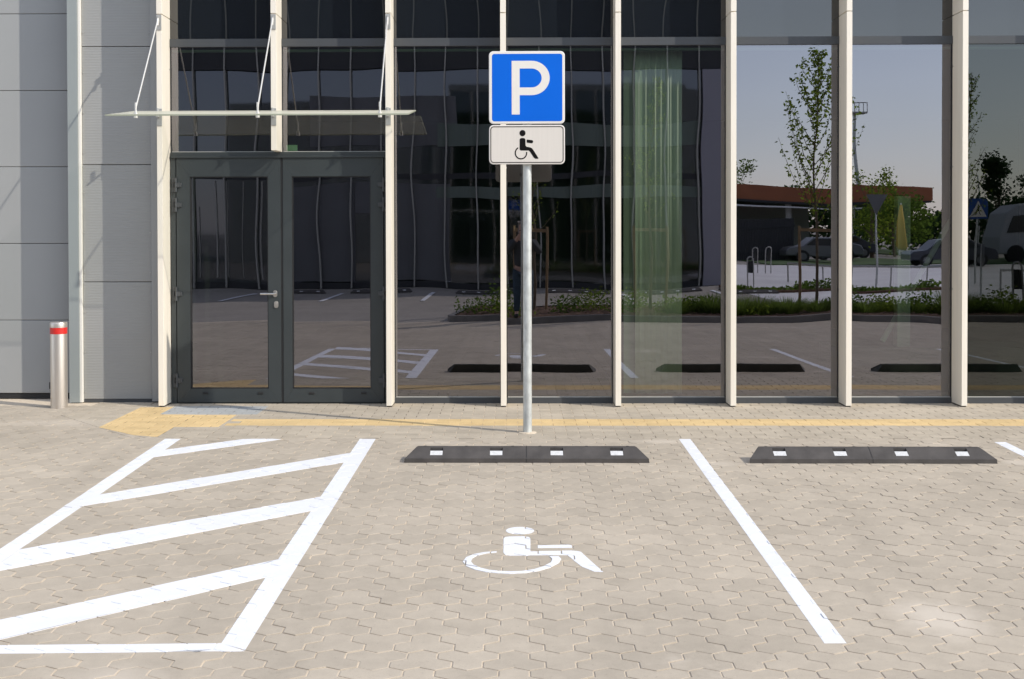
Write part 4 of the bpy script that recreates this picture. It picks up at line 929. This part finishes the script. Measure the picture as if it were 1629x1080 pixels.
mb.box(12, 15.95, -58.3, -58.25, .3, .42); mb.box(12, 15.95, -58.3, -58.25, 1.8, 1.92); tag(mb.build('board_fence', 'fence'), 'dark tall board fence beside the road', 'fence')
UM = empty('closed_umbrella', (22.05, -58.3, ZL), 'closed yellow garden umbrella by the filling station', 'umbrella')
mb = MB(); mb.lathe([(.22, .55), (.32, .75), (.19, 2.2), (.05, 3.1)], (22.05, -58.3), 14); mb.build('canopy_cloth', 'yellowcloth', UM, smooth=True)
mb = MB(); mb.tube((22.05, -58.3, ZL), (22.05, -58.3, 3.2), .035); mb.build('pole', 'white', UM)
def car(x, y, m, label, L=4.3, rz=0):
    R = empty('parked_car', (x, y, ZL), label, 'car', 'cars beyond the car park')
    pr = [(-.5, .32), (-.5, .62), (-.46, .78), (-.30, .86), (-.17, 1.32), (.20, 1.38), (.36, .98), (.47, .84), (.5, .60), (.5, .32)]
    mb = MB(); mb.plate([(x + a * L, ZL + b) for a, b in pr], y - .85, y + .85); mb.build('body', m, R, bevel=.06)
    gl = [(-.265, .90), (-.155, 1.27), (.185, 1.32), (.30, .98)]
    mb = MB(); mb.plate([(x + a * L, ZL + b) for a, b in gl], y - .86, y + .86); mb.build('side_window', 'carglass', R)
    for sx in (-.31, .31):
        for sy in (-1, 1):
            mb = MB(); mb.tube((x + sx * L, y + sy * .70, ZL + .32), (x + sx * L, y + sy * .88, ZL + .32), .32, n=20); w = mb.build('wheel', 'tyre', R)
            mb = MB(); mb.tube((x + sx * L, y + sy * .87, ZL + .32), (x + sx * L, y + sy * .895, ZL + .32), .19, n=14); mb.build('rim', 'carsilver', w)
car(17.2, -57, 'carsilver', 'silver car parked beside the dark board fence'); car(20.0, -64, 'cardark', 'dark car parked under the filling-station canopy'); car(21.2, -48.3, 'cardark', 'dark car standing on the road beside the closed yellow umbrella')
TR = empty('lorry', (27.5, -53.3, ZL), 'white lorry cab and trailer parked behind the crossing sign', 'lorry')
mb = MB(); mb.plate([(25.2, .35), (25.2, 1.3), (25.5, 2.6), (26.1, 3.0), (27.4, 3.1), (27.4, .35)], -54.5, -52.1); mb.build('cab', 'lorrywhite', TR, bevel=.08)
mb = MB(); mb.box(27.6, 38, -54.5, -52.1, 1.0, 3.6); mb.build('trailer', 'cardark', TR)
mb = MB(); mb.plate([(25.55, 1.5), (25.85, 2.4), (26.6, 2.4), (26.6, 1.5)], -52.095, -52.06); mb.build('side_window', 'carglass', TR)
for x in (26.1, 30, 35, 36.2):
    mb = MB(); mb.tube((x, -52.5, .35), (x, -52.05, .35), .48, n=20); mb.build('wheel', 'tyre', TR)
# rails
def rail(x0, y0, x1, y1, label, n=6, h=.62):
    R = empty('barrier_rail', (x0, y0, ZL), label, 'railing', 'railings beyond the planting island')
    mb = MB(); mb.tube((x0, y0, ZL + h), (x1, y1, ZL + h), .035); mb.build('rail', 'bracket', R)
    for k in range(n):
        t = k / (n - 1); mb = MB(); X, Y = x0 + (x1 - x0) * t, y0 + (y1 - y0) * t; mb.tube((X, Y, ZL), (X, Y, ZL + h), .025); mb.build('post', 'bracket', R)
rail(9.4, -30.5, 13.4, -24.5, 'low grey railing running from the young tree to the right pane'); rail(13.6, -22.6, 19, -23.4, 'low dark railing beside the round sign', 5)
def hoop(x, y, h, w, label):
    R = empty('hoop_bollard', (x, y, ZL), label, 'barrier', 'hoop barriers')
    mb = MB(); pts = [(x - w / 2, h - w / 2)] + [(x + w / 2 * cos(radians(a)), h - w / 2 + w / 2 * sin(radians(a))) for a in range(180, -1, -20)] + [(x + w / 2, h - w / 2)]
    mb.tube((x - w / 2, y, ZL), (x - w / 2, y, ZL + h - w / 2), .022); mb.tube((x + w / 2, y, ZL), (x + w / 2, y, ZL + h - w / 2), .022)
    for a, b in zip(pts[:-1], pts[1:]):
        if abs(a[0] - b[0]) + abs(a[1] - b[1]) > 1e-4: mb.tube((a[0], y, ZL + a[1]), (b[0], y, ZL + b[1]), .022, n=8)
    mb.build('hoop', 'bracket', R); mb = MB(); mb.box(x - w / 2 + .02, x + w / 2 - .02, y - .01, y + .01, ZL + h * .45, ZL + h * .85); mb.build('plate', 'black', R)
hoop(10.93, -15.0, 1.05, .2, 'dark hoop barrier with black plate at the right end of the planting island')
hoop(7.34, -26.34, .95, .2, 'hoop barrier just right of the opposite building corner'); hoop(9.86, -38.3, 1.1, .22, 'left one of two hoops before the board fence'); hoop(10.4, -38.3, 1.1, .22, 'right one of two hoops before the board fence')
# road signs
def signpost(name, x, y, h, label): 
    R = empty(name, (x, y, ZL), label, 'road sign'); mb = MB(); mb.tube((x, y, ZL), (x, y, h), .03); mb.build('post', 'galv', R); return R
R = signpost('yield_sign', 11.2, -26.3, 2.75, 'back of a triangular give-way sign beside the mirrored canopy')
mb = MB(); mb.plate([(10.85, 2.75), (11.55, 2.75), (11.2, 2.13)], -26.27, -26.25); mb.build('panel', 'signback', R)
R = signpost('crossing_sign', 15.06, -28.34, 2.65, 'blue pedestrian crossing sign mirrored in the dark right-hand pane')
mb = MB(); mb.plate(rrect(14.76, 15.36, 2.06, 2.66, .04), -28.30, -28.28); mb.build('panel', 'blueshade', R)  # darker copy of the sign blue, with the shade put into the colour
mb = MB(); mb.plate([(14.80, 2.12), (15.32, 2.12), (15.06, 2.60)], -28.279, -28.276); mb.build('white_triangle', 'signwhite', R)
mb = MB()
mb.plate(ell(15.06, 2.47, .022, .022, 12), -28.275, -28.272); mb.plate([(15.03, 2.44), (15.09, 2.44), (15.08, 2.32), (15.04, 2.32)], -28.275, -28.272); mb.plate([(15.04, 2.32), (15.06, 2.32), (14.99, 2.18), (14.965, 2.18)], -28.275, -28.272); mb.plate([(15.055, 2.32), (15.08, 2.32), (15.14, 2.18), (15.115, 2.18)], -28.275, -28.272)
mb.build('walking_figure', 'ink', R)
R = signpost('round_sign', 12.57, -21.3, 1.3, 'low round sign seen edge-on from behind near the right-hand railing')
mb = MB(); mb.tube((12.55, -21.28, .98), (12.61, -21.26, .98), .32, n=28); mb.build('panel', 'signback', R)
# light tower, street lamp
LT = empty('light_tower', (30.6, -98, ZL), 'tall light tower with a square railed platform against the mirrored sky', 'light tower')
mb = MB(); mb.tube((30.6, -98, ZL), (30.6, -98, 12.0), .24, .11, n=10); mb.build('mast', 'galv', LT)
mb = MB(); mb.box(30.05, 31.45, -98.6, -97.4, 12.0, 12.12)
for x in (30.05, 30.40, 30.75, 31.1, 31.40): mb.box(x, x + .05, -97.45, -97.4, 12.12, 12.85)
mb.box(30.05, 31.45, -97.45, -97.4, 12.8, 12.88); mb.build('platform', 'bracket', LT)
SL = empty('street_lamp', (33.9, -78, ZL), 'thin grey street lamp left of the conifers', 'street lamp')
mb = MB(); mb.tube((33.9, -78, ZL), (33.9, -78, 5.4), .06, .04); mb.tube((33.9, -78, 5.4), (33.2, -78, 5.5), .03); mb.build('pole', 'galv', SL)
mb = MB(); mb.box(32.9, 33.3, -78.1, -77.9, 5.42, 5.52); mb.build('lamp_head', 'galv', SL)
# trees in the distance
def bushy(name, base, h, r_, seed, label, m='leafd', n=2200, ls=.28, group='trees in the distance', cone=False):
    rs = random.Random(seed); T = empty(name, base, label, 'tree', group); b = Vector(base); mb = MB()
    mb.tube(b, b + Vector((0, 0, h * .8)), .12 * h / 5, .02, n=7, caps=False)
    cl = []
    for i in range(16):
        z = rs.uniform(.25, .98); rad = r_ * ((1 - z) ** .8 + .05 if cone else math.sqrt(max(.05, 1 - (2 * z - 1.05) ** 2))); a = rs.uniform(0, 6.28); c = b + Vector((cos(a) * rad * .6, sin(a) * rad * .6, h * z)); cl.append((c, r_ * rs.uniform(.22, .42) * (1.2 - z * .6)))
        mb.tube(b + Vector((0, 0, h * z * .6)), c, .03, .008, n=4, caps=False)
    mb.build('trunk', 'bark', T); cr = MB()
    for _ in range(n):
        c, q = rs.choice(cl); leafq(cr, c + Vector((rs.gauss(0, q * .6), rs.gauss(0, q * .6), rs.gauss(0, q * .6))), ls * rs.uniform(.5, 1.2), rs)
    cr.build('crown', m, T); return T
bushy('broadleaf_tree', (21.9, -63.5, ZL), 5.6, 2.2, 1, 'loose green tree rising behind the mirrored canopy, left of the closed umbrella', 'leaf', 1500, .2)
bushy('broadleaf_tree', (18.0, -86, ZL), 7.1, 3.0, 2, 'sparse round tree behind the left part of the canopy', 'leafd', 1300, .25)
bushy('broadleaf_tree', (29.5, -84, ZL), 4.8, 3.0, 3, 'low bushy tree at the right end of the canopy', 'leafd', 2000)
bushy('conifer_tree', (27.5, -58.3, ZL), 5.9, 1.8, 4, 'pointed dark conifer behind the lorry', 'conifer', 3000, .22, cone=True)
bushy('conifer_tree', (29.6, -58.8, ZL), 4.9, 1.8, 5, 'second dark conifer, right of the pointed one', 'conifer', 3000, .22, cone=True)
bushy('broadleaf_tree', (25.2, -70, ZL), 4.0, 3.0, 6, 'dark bush left of the conifers', 'leafd', 2500)
bushy('broadleaf_tree', (33, -60, ZL), 5.0, 3.2, 7, 'wide dark tree behind the lorry trailer', 'conifer', 3000)
rs = random.Random(77); mb = MB()
for _ in range(14000):
    x = rs.uniform(2, 75); y = rs.uniform(-101, -94); hh = (3.9 + 1.0 * sin(x * .31) + .8 * sin(x * .83)) * math.sqrt(rs.random()); leafq(mb, (x, y, ZL + hh), .6, rs)
tag(mb.build('far_wood', 'conifer'), 'far-off belt of dark woodland closing the view', 'woodland', kind='stuff')
